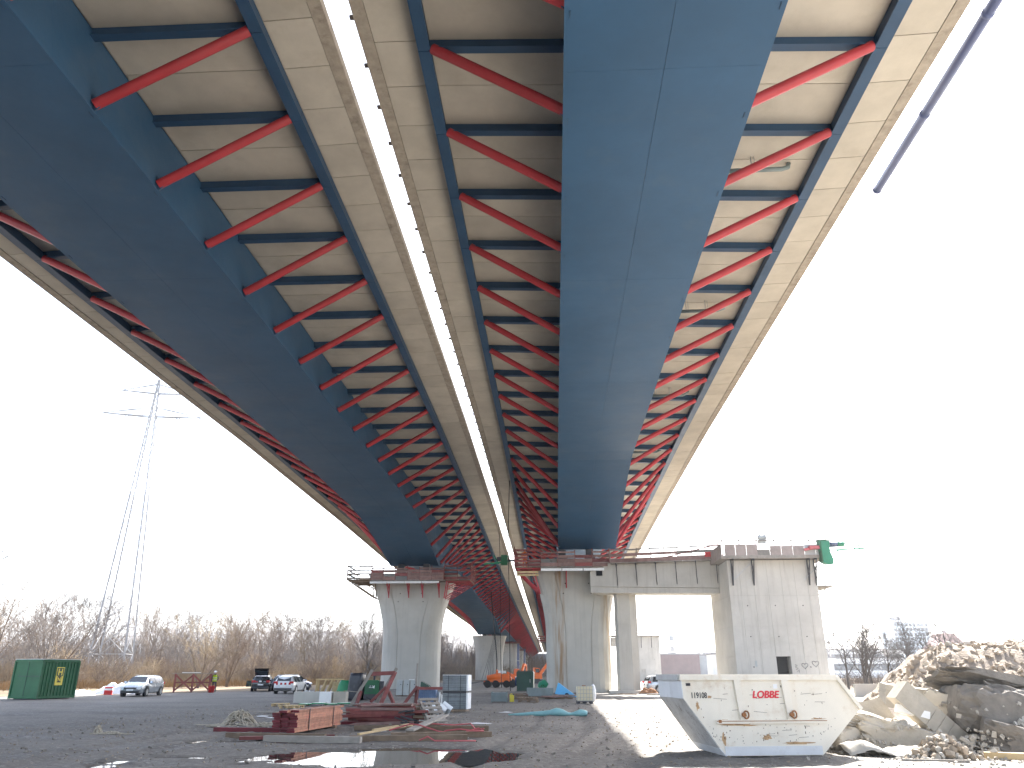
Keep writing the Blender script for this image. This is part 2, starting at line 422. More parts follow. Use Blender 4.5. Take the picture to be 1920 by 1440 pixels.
def bar(name, m, p, q, w, h, parent, up=(0,0,1)):
    """box-section piece from p to q sharing the unit box"""
    p, q = Vector(p), Vector(q); d = q - p; ln = d.length; d = d.normalized()
    s = d.cross(Vector(up))
    if s.length < 1e-4: s = d.cross(Vector((0,1,0)))
    s.normalize(); u = s.cross(d)
    M = Matrix((s, d, u)).transposed()
    o = put(name, unit_box(m), parent)
    o.rotation_mode = 'QUATERNION'
    o.location = (p + q) / 2; o.rotation_quaternion = M.to_quaternion(); o.scale = (w, ln, h)
    return o
_UTUBE = {}
def rod(name, m, p, q, r, parent, n=10):
    key = (m, n)
    if key not in _UTUBE:
        _UTUBE[key] = MB().tube((0,0,-.5), (0,0,.5), 1, 1, n).mesh('rod_' + m, m, True)
        for pl in _UTUBE[key].polygons:
            if len(pl.vertices) > 4: pl.use_smooth = False
    p, q = Vector(p), Vector(q); d = q - p
    o = put(name, _UTUBE[key], parent)
    o.rotation_mode = 'QUATERNION'
    o.location = (p + q) / 2; o.rotation_quaternion = d.to_track_quat('Z', 'Y'); o.scale = (r, r, d.length)
    return o
def copy_tree(o, parent=None):
    c = o.copy(); COL.objects.link(c); c.parent = parent
    for ch in o.children: copy_tree(ch, c)
    return c
def lettering(name, text, m, size, parent, loc, rot, shear=0.0, extrude=0.002, bold=0.0, align='LEFT', sx=1.0, fat=0.0):
    cu = bpy.data.curves.new(name, 'FONT')
    cu.body = text; cu.size = size; cu.extrude = extrude; cu.shear = shear; cu.offset = bold; cu.align_x = align
    t = bpy.data.objects.new(name, cu); COL.objects.link(t)
    bpy.context.view_layer.update()
    me = bpy.data.meshes.new_from_object(t.evaluated_get(bpy.context.evaluated_depsgraph_get()))
    bpy.data.objects.remove(t); bpy.data.curves.remove(cu)
    if fat > 0:                                   # heavier strokes: the outline repeated with small shifts
        v0 = [v.co.copy() for v in me.vertices]; f0 = [tuple(q.vertices) for q in me.polygons]; mb = MB()
        for i, (dx, dy) in enumerate(((0, 0), (fat, 0), (-fat, 0), (0, fat * .7), (0, -fat * .7))):
            mb.add([(c.x + dx, c.y + dy, c.z + .0004 * i) for c in v0], f0)
        me = mb.mesh(name, m)
    me.materials.clear(); me.materials.append(MATS[m])
    return put(name, me, parent, loc, rot, (sx, 1, 1))
def nz(x, y, s=1.0, seed=0.0): return noise.noise(Vector((x * s, y * s, seed)))
def fbm(x, y, s, seed=0.0, o=4): return noise.fractal(Vector((x * s, y * s, seed)), 1.0, 2.0, o)

# ------------------------------------------------------------------ ground with puddle hollows
PUDDLES = [  # x, y, rx, ry, rot, depth
    (-3.55, 18.2, 2.6, 1.7, 0.10, 0.16), (-1.8, 14.3, 2.4, 0.8, 0.05, 0.14), (-8.0, 17.5, 0.6, 0.2, 0.05, 0.07),
    (-8.9, 16.6, 0.5, 0.22, 0.1, 0.06), (-8.5, 15.9, 0.55, 0.18, 0.0, 0.06), (-8.2, 21.6, 1.7, 0.30, 0.1, 0.05),
    (-6.2, 16.2, 0.5, 0.16, 0.0, 0.05), (-10.6, 24.8, 0.6, 0.14, 0.05, 0.05), (-6.9, 15.4, 0.6, 0.16, 0.0, 0.05), (-12.0, 38.0, 1.2, 0.3, 0.1, 0.045)]
def hollow(x, y):
    d = 0.0
    for px, py, rx, ry, rt, dp in PUDDLES:
        dx, dy = x - px, y - py
        if abs(dx) > 2 * rx + 1 or abs(dy) > 2 * ry + 1: continue
        c, s = math.cos(rt), math.sin(rt)
        u, w = (dx * c + dy * s) / rx, (-dx * s + dy * c) / ry
        e = math.sqrt(u * u + w * w) + 0.24 * fbm(x, y, 1.1, 3.0)
        t = max(0.0, min(1.0, (1.35 - e) / 0.7))
        d = max(d, dp * t * t * (3 - 2 * t))
    return d
def ground_z(x, y):
    near = max(0.0, 1.0 - max(abs(x + 5) - 25, y - 70, 0) / 40.0)
    if near <= 0: return 0.0
    z = 0.026 * fbm(x, y, 0.22, 1.0) + 0.024 * fbm(x, y, 1.1, 5.0) + 0.016 * fbm(x, y, 3.6, 9.0, 3)
    # wheel ruts
    for x0, k in ((-1.0, .05), (0.7, .05), (-9.5, -.12), (-11.2, -.12), (3.4, .16), (1.5, .1)):
        c = x0 + k * (y - 25) + 0.7 * nz(y, x0, .08)
        z -= 0.045 * math.exp(-((x - c) / 0.22) ** 2) - 0.025 * math.exp(-((abs(x - c) - .4) / 0.14) ** 2) - .008 * math.sin(y * 14 + x * 5) * math.exp(-((x - c) / 0.22) ** 2)
    return (z - hollow(x, y)) * near
def axis(fine0, fine1, step, far0, far1):
    a = []
    t = fine0
    while t < fine1: a.append(t); t += step
    s = step
    while t < far1: a.append(t); s *= 1.22; t += s
    a.append(far1)
    t, s, b = fine0 - step, step, []
    while t > far0: b.append(t); s *= 1.22; t -= s
    b.append(far0)
    return b[::-1] + a
XS = axis(-17.0, 9.5, 0.13, -4500, 4500)
YS = axis(11.0, 42.0, 0.13, -1500, 6000)
gv = [(x, y, ground_z(x, y)) for y in YS for x in XS]
nx_ = len(XS)
gf = [(j*nx_+i, j*nx_+i+1, (j+1)*nx_+i+1, (j+1)*nx_+i) for j in range(len(YS)-1) for i in range(nx_-1)]
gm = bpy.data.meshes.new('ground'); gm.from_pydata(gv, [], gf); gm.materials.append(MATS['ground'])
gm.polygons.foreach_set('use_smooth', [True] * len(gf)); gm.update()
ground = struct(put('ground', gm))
for i, (px, py, rx, ry, rt, dp) in enumerate(PUDDLES):
    b = MB()
    pts = []
    for k in range(28):
        a = 2 * math.pi * k / 28
        pts.append((math.cos(a) * rx * 1.3, math.sin(a) * ry * 1.3, 0))
    b.add(pts, [tuple(range(28))])
    struct(b.build('puddle', 'water', None, loc=(px, py, (-0.036 if dp > .08 else -0.024) - .0011 * i), rot=(0, 0, rt)))

# ------------------------------------------------------------------ the two bridges
DECK = [(-80,21.64),(0,20.87),(30,20.58),(60,20.28),(90,19.5),(120,18.45),(145,17.65),(205,16.5),(290,15.4),(430,13.5),(560,12.0)]
def deck_z(y):
    for (a, za), (b, zb) in zip(DECK, DECK[1:]):
        if y <= b or b == 560:
            t = (y - a) / (b - a)
            return za + (zb - za) * t
L_PIERS = [-19, 92, 203, 287, 347, 405, 462]
R_PIERS = [-36, 75, 186, 270, 330, 390, 450]
END_Y = 474.0
def depth(y, piers):
    d = min(abs(y - p) for p in piers[:3])
    return 3.37 + ((3.75 if piers is R_PIERS else 2.55) * (1 - d / 19.0) ** 1.3 if d < 19 else 0.0)

def make_bridge(name, label, cfg, piers, phase):
    T = thing(name, label, 'bridge')
    fall = cfg['fall']                                    # function x -> height offset of the soffit
    zt = lambda x, y: deck_z(y) + fall(x)
    xl, xr = cfg['slab']; el, er = cfg['edge']; gbl, gbr = cfg['bottom']; gtl, gtr = cfg['top']
    # structural slab above the soffit panels, in long casting sections
    y = -60.0
    first = phase
    while first > 6: first -= 4.0
    ys_sec = [-60.0, first] + [first + 20.0 * k for k in range(1, 30) if first + 20.0 * k < END_Y] + [END_Y]
    prof = sorted(set([xl + .42, el[0], el[1], gtl, (gtl + gtr) / 2, gtr, er[0], er[1], xr - .42]))
    for a, b in zip(ys_sec, ys_sec[1:]):
        m = MB(); rings = []
        n = max(1, int((b - a) / 10))
        for k in range(n + 1):
            yy = a + (b - a) * k / n + (0.004 if k == 0 else 0)
            lo = 0.13 if (a >= first and yy < 118) or (a >= first and a < 110) else 0.02
            rings.append([(x, yy, zt(x, yy) + lo) for x in prof] + [(x, yy, zt(x, yy) + 0.45) for x in reversed(prof)])
        m.loft(rings)
        m.build('deck_slab', 'slab_concrete', T)
    # fascia beams along both edges
    for side, x0, x1 in ((-1, xl, xl + .42), (1, xr - .42, xr)):
        for a, b in zip(ys_sec, ys_sec[1:]):
            m = MB(); rings = []
            n = max(1, int((b - a) / 4))
            for k in range(n + 1):
                yy = a + (b - a) * k / n + (0.006 if k == 0 else 0)
                w = 0.008 * nz(yy, x0, 1.7)
                z0 = zt((x0 + x1) / 2, yy)
                rings.append([(x0 + w, yy, z0 - .03), (x1 + w, yy, z0 - .03 + .01), (x1 + w, yy, z0 + .30), (x0 + w, yy, z0 + .30)])
            m.loft(rings); m.build('fascia', 'fascia_concrete', T)
    # parapets set back from the deck edges; the right bridge's inner one is raised, unseen, to block sun through the gap
    for x, hgt in ((xl + .75, 2.9 if cfg['sun_block'] else 1.0), (xr - .75, 1.0)):
        m = MB(); rings = []
        for yy in [-60.0] + [d[0] for d in DECK[1:-1]] + [END_Y]:
            z0 = zt(x, yy) + .44
            rings.append([(x - .12, yy, z0), (x + .12, yy, z0), (x + .09, yy, z0 + hgt), (x - .09, yy, z0 + hgt)])
        m.loft(rings); m.build('parapet', 'fascia_concrete', T)
    # soffit panels, two rows to a bay
    zones = [('i', xl + .435, el[0] - .01), ('a', el[0] + .31, gtl - .02), ('b', gtr + .02, er[1] - .31), ('o', er[1] + .01, xr - .435)]
    row = first
    meshes = {}
    while row < 112:
        for key, a, b in zones:
            if key not in meshes:
                dz = fall(b) - fall(a)
                w = b - a
                meshes[key] = MB().add([(0,.018,0),(w,.018,dz),(w,1.982,dz),(0,1.982,0),(0,.018,.12),(w,.018,.12+dz),(w,1.982,.12+dz),(0,1.982,.12)],
                    [(0,3,2,1),(4,5,6,7),(0,1,5,4),(1,2,6,5),(2,3,7,6),(3,0,4,7)]).mesh('soffit_panel', 'soffit_concrete')
            sl = (deck_z(row + 2) - deck_z(row)) / 2.0
            put('soffit_panel', meshes[key], T, (a, row, zt(a, row) + random.uniform(-.006, .006)), (math.atan(sl), 0, 0))
        row += 2.0
    # box girder in welded sections: two bottom plates, two webs
    seg = [-40.0] + [phase - 14 + 12.0 * k for k in range(0, 45) if phase - 14 + 12.0 * k < END_Y] + [END_Y]
    xm = (gbl + gbr) / 2
    for a, b in zip(seg, seg[1:]):
        n = max(1, int(round((b - a) / 2.0))); m = MB(); RL, RR = [], []
        for k in range(n + 1):
            yy = a + (b - a) * k / n
            if k == 0: yy += .004
            if k == n: yy -= .004
            zb = deck_z(yy) - depth(yy, piers); za = zt(gtl, yy) - .02; zc = zt(gtr, yy) - .02
            RL.append([(gbl, yy, zb), (xm - .005, yy, zb), (xm - .005, yy, zb + .05), (gbl + .07, yy, zb + .05), (gtl + .04, yy, za), (gtl, yy, za)])
            RR.append([(xm + .005, yy, zb), (gbr, yy, zb), (gtr, yy, zc), (gtr - .04, yy, zc), (gbr - .07, yy, zb + .05), (xm + .005, yy, zb + .05)])
        m.loft(RL); m.loft(RR)
        m.loft([[(xm - .1, r[0][1], r[0][2] + .052), (xm + .1, r[0][1], r[0][2] + .052), (xm + .1, r[0][1], r[0][2] + .07), (xm - .1, r[0][1], r[0][2] + .07)] for r in RL])
        m.build('girder_section', 'blue_steel', T)
    # thin bottom-flange lips running along both lower edges
    for s, xg in ((-1, gbl), (1, gbr)):
        pts = []; yy = -40.0
        m = MB(); rings = []
        while yy <= END_Y:
            zb = deck_z(yy) - depth(yy, piers)
            x0, x1 = sorted((xg - s * .02, xg + s * .10))
            rings.append([(x0, yy, zb + .004), (x1, yy, zb + .004), (x1, yy, zb + .035), (x0, yy, zb + .035)]); yy += 4.0
        m.loft(rings); m.build('bottom_flange', 'blue_steel', T)
    # edge beams: one length to a bay, with the node plate as its own step
    for s, (x0, x1), hd in ((-1, el, .42), (1, er, .42)):
        wid = .30
        bx0, bx1 = (x0, x0 + wid) if s < 0 else (x1 - wid, x1)
        me = None; yy = first
        while yy < END_Y - 4:
            sl = (deck_z(yy + 4) - deck_z(yy)) / 4.0
            if me is None:
                me = MB().box(0, wid, .01, 3.99, -hd, -.002).box(-.05, wid + .05, .01, 3.99, -hd - .03, -hd).mesh('edge_beam', 'blue_steel_beam')
            xx = (bx0 + bx1) / 2
            put('edge_beam', me, T, (bx0, yy, zt(xx, yy)), (math.atan(sl), 0, 0))
            yy += 4.0
    # cross beams, struts, gussets
    cb = {}
    n = 0; yy = first
    while yy < END_Y - 2:
        dp = depth(yy, piers); zb = deck_z(yy) - dp
        for s, (e0, e1), gt, gb in ((-1, el, gtl, gbl), (1, er, gtr, gbr)):
            xe = (e0 + .30) if s < 0 else (e1 - .30)
            a, b = sorted((xe, gt))
            if s not in cb:
                w = b - a; dz = fall(b) - fall(a); m = MB()
                def slab(y0, y1, z0, z1):
                    m.add([(0,y0,z0),(w,y0,z0+dz),(w,y1,z0+dz),(0,y1,z0),(0,y0,z1),(w,y0,z1+dz),(w,y1,z1+dz),(0,y1,z1)],
                          [(0,3,2,1),(4,5,6,7),(0,1,5,4),(1,2,6,5),(2,3,7,6),(3,0,4,7)])
                slab(-.02, .02, -.38, -.004); slab(-.15, .15, -.41, -.38)
                cb[s] = m.mesh('cross_beam', 'blue_steel_beam')
            put('cross_beam', cb[s], T, (a, yy, zt(a, yy)))
            # strut from the edge beam node to the foot of the web
            ft = (gb + (gt - gb) * (.32 / dp) + s * .05, yy, zb + .36)
            tp = (xe - s * .12, yy, zt(xe, yy) - .36)
            rod('strut', 'red_steel', ft, tp, .17, T, 10)
            bar('node_plate', 'blue_steel_beam', (xe - s * .35, yy, zt(xe, yy) - .30), (xe + s * .02, yy, zt(xe, yy) - .30), .05, .36, T)
            if yy < 130:
                m0 = ('g', s)
                if m0 not in cb:
                    mg = MB().prism([(0, -.34), (s * .42, .16), (s * .34, .26), (0, .26)], 'y', -.02, .02)
                    mg.box(*sorted((0, s * .02)), -.12, .12, -.36, .30)
                    cb[m0] = mg.mesh('strut_foot', 'blue_steel_beam'); recalc(cb[m0])
                put('strut_foot', cb[m0], T, (gb + (gt - gb) * (.32 / dp), yy, zb + .34))
        yy += 4.0; n += 1
    return T, first

cfgL = dict(sun_block=False, slab=(-25.4, -6.74), edge=((-23.62, -23.02), (-9.29, -8.72)), bottom=(-19.1, -13.52), top=(-18.45, -14.2),
            fall=lambda x: -0.62 * max(0.0, min(1.4, (-14.2 - x) / 9.0)) + 0.05 * max(0, (x + 8.7)))
cfgR = dict(sun_block=True, slab=(-5.86, 12.62), edge=((-3.94, -3.36), (9.96, 10.54)), bottom=(0.65, 6.03), top=(1.3, 5.4),
            fall=lambda x: -0.042 * max(0.0, min(13.95, x + 3.4)) + 0.05 * max(0, x - 10.55))
bridge_left, phL = make_bridge('road_bridge', 'left bridge of the pair, blue box girder with red struts, left of the bright gap', cfgL, L_PIERS, 18.03)
bridge_right, phR = make_bridge('road_bridge', 'right bridge of the pair, blue box girder with red struts, right of the bright gap', cfgR, R_PIERS, 19.05)

# small anchor blocks along the gap, on the right bridge's inner fascia
yy = phR - 1.0
while yy < 130:
    piece('anchor_block', 'rusty_bracket', (-5.88, yy, deck_z(yy) + .03), (.22, .14, .08), bridge_right)
    yy += 2.0
# short drain pipes hung under the right cantilever
for yb, xa, xb, ang in ((24.9, 6.6, 9.3, .7), (36.8, 7.0, 9.2, 0), (49.6, 6.9, 9.4, .5), (63.2, 6.8, 9.3, .5)):
    z = deck_z(yb) + cfgR['fall'](8.0) - .62
    pp = MB().path([(xa, yb, z), (xb - .35, yb, z + .02), (xb, yb + ang * .4, z + .12 + ang * .25), (xb + .1, yb + ang * .6, z + .58)], .09, 10)
    dp_ = pp.build('drain_pipe', 'crate_grey', bridge_right, True)
    for q in (xa + .25, xa + 1.25):
        put('pipe_hanger', MB().tube((q, yb, z - .1), (q, yb, z + .62), .02, n=6).tube((q + .12, yb, z + .1), (q + .12, yb, z + .62), .015, n=6).mesh('pipe_hanger', 'galvanised'), dp_)
# long blue pipe running beside the right bridge
bp_ = thing('drain_pipe', 'long blue pipe running beside the right bridge, alone against the white sky', 'pipe', (13.25, 4, 20.1))
MB().path([(-.25, 0, .1), (0, 12, .02), (.22, 23.2, -.05)], .18, 20).build('pipe', 'blue_pipe', bp_, True)
MB().tube((.22, 23.1, -.05), (.2205, 23.24, -.05), .187, n=20).build('end_collar', 'blue_pipe', bp_, True)
for yy in (1.0, 5.0, 9.0):
    piece('bracket', 'dark_steel', (-.45, yy, -.16), (.9, .08, .08), bp_)
for yy in (14.2, 18.6):
    x_ = .22 * (yy - 12) / 11.2; z_ = .02 - .07 * (yy - 12) / 11.2
    MB().tube((x_, yy, z_), (x_ + .002, yy + .16, z_), .195, n=20).build('pipe_joint', 'blue_pipe', bp_, True)

# ------------------------------------------------------------------ piers
def pier(label, cx, yf, dY, w0, wt, zf, zt, mt, lifts=(1.8, 5.7), g0=1.25, gt=2.3, asym=0.0, group='flared concrete piers under the two bridges', n_round=5):
    T = thing('bridge_pier', label, 'pier', (cx, yf, 0), 0, group)
    def ring(z, inset=0.0):
        s = max(0.0, min(1.0, (z - zf) / (zt - zf)))
        w = w0 + (wt - w0) * (s ** 1.9) - inset
        g = g0 + (gt - g0) * (s ** 1.6)
        d = dY - inset; y0 = inset; k = 0.035
        r = min(1.15, w - g - .2)
        half = [(g - k, y0), (g, y0 + .06 + inset * .2), (g + k, y0 + .005)]
        for i in range(n_round + 1):
            a = math.pi / 2 * i / n_round
            half.append((w - (w - g - .12) * (1 - math.sin(a)) , y0 + .01 + r * (1 - math.cos(a))))
        half.append((w, d - .6)); half.append((w - .4, d))
        right = [(x, y, z) for x, y in half]
        left = [(-x, y, z) for x, y in reversed(half)]
        return right + left
    cuts = [0.0] + list(lifts) + [zt]
    for a, b in zip(cuts, cuts[1:]):
        n = 3 if b <= zf else 12
        rings = [ring(a + .012 + (b - a - .024) * k / n) for k in range(n + 1)]
        if a == 0: rings[0] = ring(-.3)
        m = MB(); m.loft(rings)
        m.build('pier_lift', mt, T)
    core = MB()
    for a in lifts: core.loft([ring(a - .1, .03), ring(a + .1, .03)])
    core.build('lift_joint', mt, T)
    for sx in (-.28, .28):
        put('bearing', MB().box(cx * 0 + sx * wt - .5, sx * wt + .5, .8, 1.9, zt, zt + .35).box(sx * wt - .35, sx * wt + .35, .95, 1.75, zt + .35, zt + 2.0).mesh('bearing', 'dark_steel'), T)
    for sx in (-1, 1):
        for q in range(2):
            rod('tie_hole', 'opening_dark', (sx * (g0 * .95 + .2 * q), .02, zt - 2.3 - q * .9), (sx * (g0 * .95 + .2 * q), -.004, zt - 2.3 - q * .9), .06, T, 8)
    return T
pier('pale flared concrete pier carrying the left bridge, nearest one behind the timber stacks', -16.3, 90.3, 3.6, 3.22, 5.35, 5.2, 12.5, 'pier_concrete', g0=1.3, gt=3.0)
pr = pier('rust streaked flared concrete pier carrying the right bridge, nearest one beside the water tank', 2.25, 74.0, 3.6, 2.97, 4.7, 4.9, 11.8, 'stained_concrete', (1.75, 5.35), 1.15, 2.5)
pier('second flared concrete pier along the left bridge, hung with black cables', -16.2, 201, 3.4, 3.35, 4.3, 5.0, 10.4, 'pier_concrete', (1.7, 5.0))
FAR = [(285, -16.2, 'third'), (345, -16.2, 'fourth'), (403, -16.2, 'fifth'), (460, -16.2, 'sixth')]
for y, x, w in FAR:
    pier(w + ' flared concrete pier in the row under the left bridge', x, y, 3.2, 2.9, 3.9, 5.0, deck_z(y + 2) - 3.95, 'pier_concrete', (1.7, 5.0), n_round=3)
for y, w in ((184.3, 'second'), (268, 'third')):
    pier(w + ' concrete pier under the right bridge, mostly hidden behind the nearest one', 2.6, y, 3.4, 3.0, 4.2, 5.0, deck_z(y + 2) - depth(y + 2, R_PIERS) - .6, 'pier_concrete', (1.7, 5.0), n_round=3)

# ------------------------------------------------------------------ timber work platforms on the pier heads
def guard_run(T, x0, x1, y, z0, bands, m='platform_timber', step=2.0, post_m='red_timber', jit=.06, dirx=True, fixed=0.0):
    """a run of guard boards and posts; bands = (low, high) heights above z0"""
    ln = x1 - x0; n = max(1, int(round(abs(ln) / step)))
    for lo, hi in bands:
        for k in range(n):
            a, b = x0 + ln * k / n, x0 + ln * (k + 1) / n
            if random.random() < .06: continue
            sh = random.uniform(-.03, .03)
            mm = post_m if random.random() < .22 else m
            if dirx: piece('guard_board', mm, ((a + b) / 2, y + random.uniform(-.012, .012), z0 + (lo + hi) / 2 + sh), (abs(b - a) - .03, .05, hi - lo), T)
            else: piece('guard_board', mm, (y + random.uniform(-.012, .012), (a + b) / 2, z0 + (lo + hi) / 2 + sh), (.05, abs(b - a) - .03, hi - lo), T)
    for k in range(n + 1):
        a = x0 + ln * k / n
        top = max(h for _, h in bands) + random.uniform(.05, .3)
        if dirx: piece('guard_post', post_m, (a, y + .07, z0 + top / 2), (.07, .07, top), T)
        else: piece('guard_post', post_m, (y + .07, a, z0 + top / 2), (.07, .07, top), T)
def floor_boards(T, x0, x1, y0, y1, z, m='grey_timber'):
    k = x0
    while k < x1 - .05:
        e = min(k + 1.6, x1)
        piece('floor_plank', m, ((k + e) / 2, (y0 + y1) / 2, z), (e - k - .02, y1 - y0, .08), T); k = e
def console(T, x, y0, y1, z, drop, m='red_steel'):
    """triangular bracket under a platform, in the plane x = const"""
    mb = MB().beam((0, y0, -.1), (0, y1, -.1), .10, .14).beam((0, y1 - .06, -.1), (0, y1 - .06, -drop), .10, .12)
    mb.beam((0, y0 + .1, -.14), (0, y1 - .08, -drop + .15), .08, .08).beam((0, y0 + .75, -.14), (0, y1 - .1, -drop * .55), .06, .06)
    put('bracket', mb.mesh('bracket', m), T, (x, 0, z))
def light_tubes(T, x0, x1, y, z, n, m='white_plastic'):
    for k in range(n):
        a, b = x0 + (x1 - x0) * k / n, x0 + (x1 - x0) * (k + 1) / n
        piece('edge_trim', m, ((a + b) / 2, y, z), (b - a - .06, .16, .22), T)

# left pier
T = thing('work_platform', 'red timber work platform round the head of the left bridge pier', 'platform', (-16.3, 88.3, 11.5), 0, 'work platforms on the pier heads')
B4 = [(0, .3), (.36, .62), (.70, .95), (1.1, 1.3)]
guard_run(T, -4.3, 4.0, 0, 0, [(0, .42), (.45, .80), (.83, 1.15), (1.22, 1.34)], step=1.4)
floor_boards(T, -4.4, 4.1, .05, 1.9, -.05)
light_tubes(T, -4.4, 3.5, -.05, -.26, 4)
for x in (-2.5, -.2, 1.4, 3.3): console(T, x, .0, 1.8, -.1, 1.7, 'red_steel')
guard_run(T, -7.2, -4.3, .5, .15, [(0, .2), (.5, .68), (.95, 1.1), (1.4, 1.55)], 'grey_timber', 1.4, 'old_timber')
guard_run(T, 4.0, 7.0, .3, .05, [(0, .3), (.5, .7), (.95, 1.15), (1.4, 1.6)], 'red_timber', 1.5)
floor_boards(T, -7.2, -4.4, .5, 5.5, .1, 'old_timber'); floor_boards(T, 4.1, 7.0, .3, 5.5, 0, 'old_timber')
guard_run(T, .5, 5.5, -7.2, .15, [(0, .2), (.5, .68), (.95, 1.1), (1.4, 1.55)], 'grey_timber', 1.6, 'old_timber', dirx=False)
guard_run(T, .3, 5.5, 7.05, .05, [(0, .25), (.4, .6), (.8, 1.0), (1.2, 1.4), (1.6, 1.75)], 'red_timber', 1.3, dirx=False)
for k in range(4):
    for s in (-1, 1):
        mb = MB().beam((s * 7.0, 0, 0), (s * 4.3, 0, 0), .1, .14).beam((s * 4.25, 0, .0), (s * 4.0, 0, -1.9), .1, .12).beam((s * 6.8, 0, -.1), (s * 4.1, 0, -1.8), .09, .09).beam((s * 5.6, 0, -.05), (s * 4.2, 0, -.8), .07, .07)
        put('bracket', mb.mesh('bracket', 'red_steel' if s > 0 else 'old_timber'), T, (0, .8 + 1.35 * k, -.06))
for k, z in enumerate((-.5, -.95, -1.4)):
    bar('lacing', 'red_steel', (4.4 + .1 * k, 1.0, z), (6.3 - .75 * k, 4.6, z), .06, .06, T)
# right pier
T = thing('work_platform', 'red timber work platform round the head of the right bridge pier', 'platform', (2.1, 71.6, 10.75), 0, 'work platforms on the pier heads')
guard_run(T, -3.2, 3.1, 0, 0, [(0, .34), (.38, .72), (.80, 1.05), (1.2, 1.34)], step=1.6)
floor_boards(T, -3.2, 3.1, .05, 2.2, -.05)
light_tubes(T, -3.2, 2.6, -.05, -.28, 3)
for x in (-.85, 1.9): console(T, x, .0, 2.2, -.1, 1.6, 'red_steel')
guard_run(T, -5.6, -3.2, .15, .1, [(0, .25), (.32, .52), (.62, .82), (.95, 1.15), (1.3, 1.5)], 'red_timber', 1.2)
floor_boards(T, -5.6, -3.2, .15, 6.0, .0, 'old_timber')
guard_run(T, .2, 6.0, -5.6, .1, [(0, .25), (.4, .6), (.8, 1.0), (1.25, 1.45)], 'red_timber', 1.5, dirx=False)
for k in range(5):
    mb = MB().beam((-5.5, 0, 0), (-3.2, 0, 0), .1, .16).beam((-3.9, 0, 0), (-3.3, 0, -2.1), .12, .12).beam((-5.3, 0, -.1), (-3.5, 0, -1.9), .09, .09)
    put('bracket', mb.mesh('bracket', 'red_steel'), T, (0, .5 + 1.2 * k, -.06))
for z in (-.45, -.7): bar('under_beam', 'new_timber', (-5.4, .3, z), (-3.4, .3, z), .12, .18, T)
# small platforms on the farther piers
for (x, y, z, w, lab) in ((-16.2, 284, deck_z(287) - 4.0, 4.2, 'red timber platform on the third pier of the left bridge'),
                     (-16.2, 344, deck_z(347) - 4.0, 4.2, 'red timber platform on the fourth pier of the left bridge'),
                     (-16.2, 402, deck_z(405) - 4.0, 4.2, 'red timber platform on the fifth pier of the left bridge'),
                     (1.6, 182.6, deck_z(186) - depth(186, R_PIERS) - 1.5, 5.2, 'red platform on the second right bridge pier, left of the nearest pier')):
    T = thing('work_platform', lab, 'platform', (x, y, z), 0, 'work platforms on the pier heads')
    guard_run(T, -w, w, 0, 0, [(0, .4), (.55, .8), (1.0, 1.3)], 'red_timber', 2.6)
    guard_run(T, 0, 4, -w, 0, [(0, .4), (.55, .8), (1.0, 1.3)], 'red_timber', 2.0, dirx=False)
    guard_run(T, 0, 4, w, 0, [(0, .4), (.55, .8), (1.0, 1.3)], 'red_timber', 2.0, dirx=False)
    floor_boards(T, -w, w, 0, 4, -.05, 'old_timber')
    for x in (-w + .4, w - .4, -w * .4, w * .4): console(T, x, 0, 1.4, -.06, 1.7)

# ------------------------------------------------------------------ cross beam, hexagonal column, stair tower
T = thing('crossbeam', 'raw concrete crossbeam from the right pier across to the stair tower', 'beam', (3.4, 71.9, 8.45))
ang = math.atan2(69.6 - 71.9, 14.52 - 3.4); L_ = math.hypot(11.12, 2.3)
MB().prism([(0, 0), (L_ - .02, -.3), (L_ - .02, .10), (0, .55)], 'y', 0.12, 2.4).build('beam_foot', 'tower_concrete', T, rot=(0, 0, ang))
k = 0.0
for ln in (2.6, 2.9, 2.6, 3.24):
    s0, s1 = k / L_, (k + ln) / L_
    MB().prism([(k + .008, .55 - .42 * s0), (k + ln - .008, .55 - .42 * s1), (k + ln - .008, 2.55), (k + .008, 2.55)], 'y', 0, 2.6).build('beam_segment', 'tower_concrete', T, rot=(0, 0, ang))
    k += ln
MB().prism([(.02, .56), (L_ - .03, .14), (L_ - .03, 2.53), (.02, 2.53)], 'y', .03, 2.5).build('joint_core', 'tower_concrete', T, rot=(0, 0, ang))
piece('bearing_recess', 'opening_dark', (.85, .2 + .09 - .35, 1.72), (.55, .34, .5), T, (0, 0, ang))
# rail along the top of the crossbeam
T = thing('guard_rail', 'weathered timber guard rail along the top of the concrete crossbeam', 'railing', (5.2, 70.9, 10.95), ang, 'site guard rails')
n = 8
for k in range(n):
    a, b = k * 1.2, (k + 1) * 1.2
    for lo, h, m in ((.14, .40, 'platform_timber'), (.66, .26, 'platform_timber' if k < 5 else 'grey_timber'), (1.10, .13, 'grey_timber')):
        piece('guard_board', m, ((a + b) / 2, 0, lo + .12 * k / n), (1.18, .05, h), T)
for k in range(n + 1):
    piece('guard_post', 'grey_timber', (k * 1.2, .07, .62), (.08, .08, 1.3), T)
for k in range(6):
    x = .5 + k * 1.75
    mb = MB().tube((0, -.1, -.1), (0, .32, -2.1), .035, n=6).beam((0, -.6, -.12), (0, .5, -.12), .08, .1).tube((0, -.55, -.15), (0, .25, -1.3), .025, n=6)
    put('bracket', mb.mesh('bracket', 'dark_steel'), T, (x, .35, 0))
floor_boards(T, 0, 9.6, -.1, 1.1, -.02, 'grey_timber')
bar('loose_plank', 'red_timber', (5.0, -.05, .35), (9.6, -.05, 1.28), .05, .10, T)
piece('warning_board', 'red_plastic', (8.6, -.06, .45), (.5, .04, .42), T)
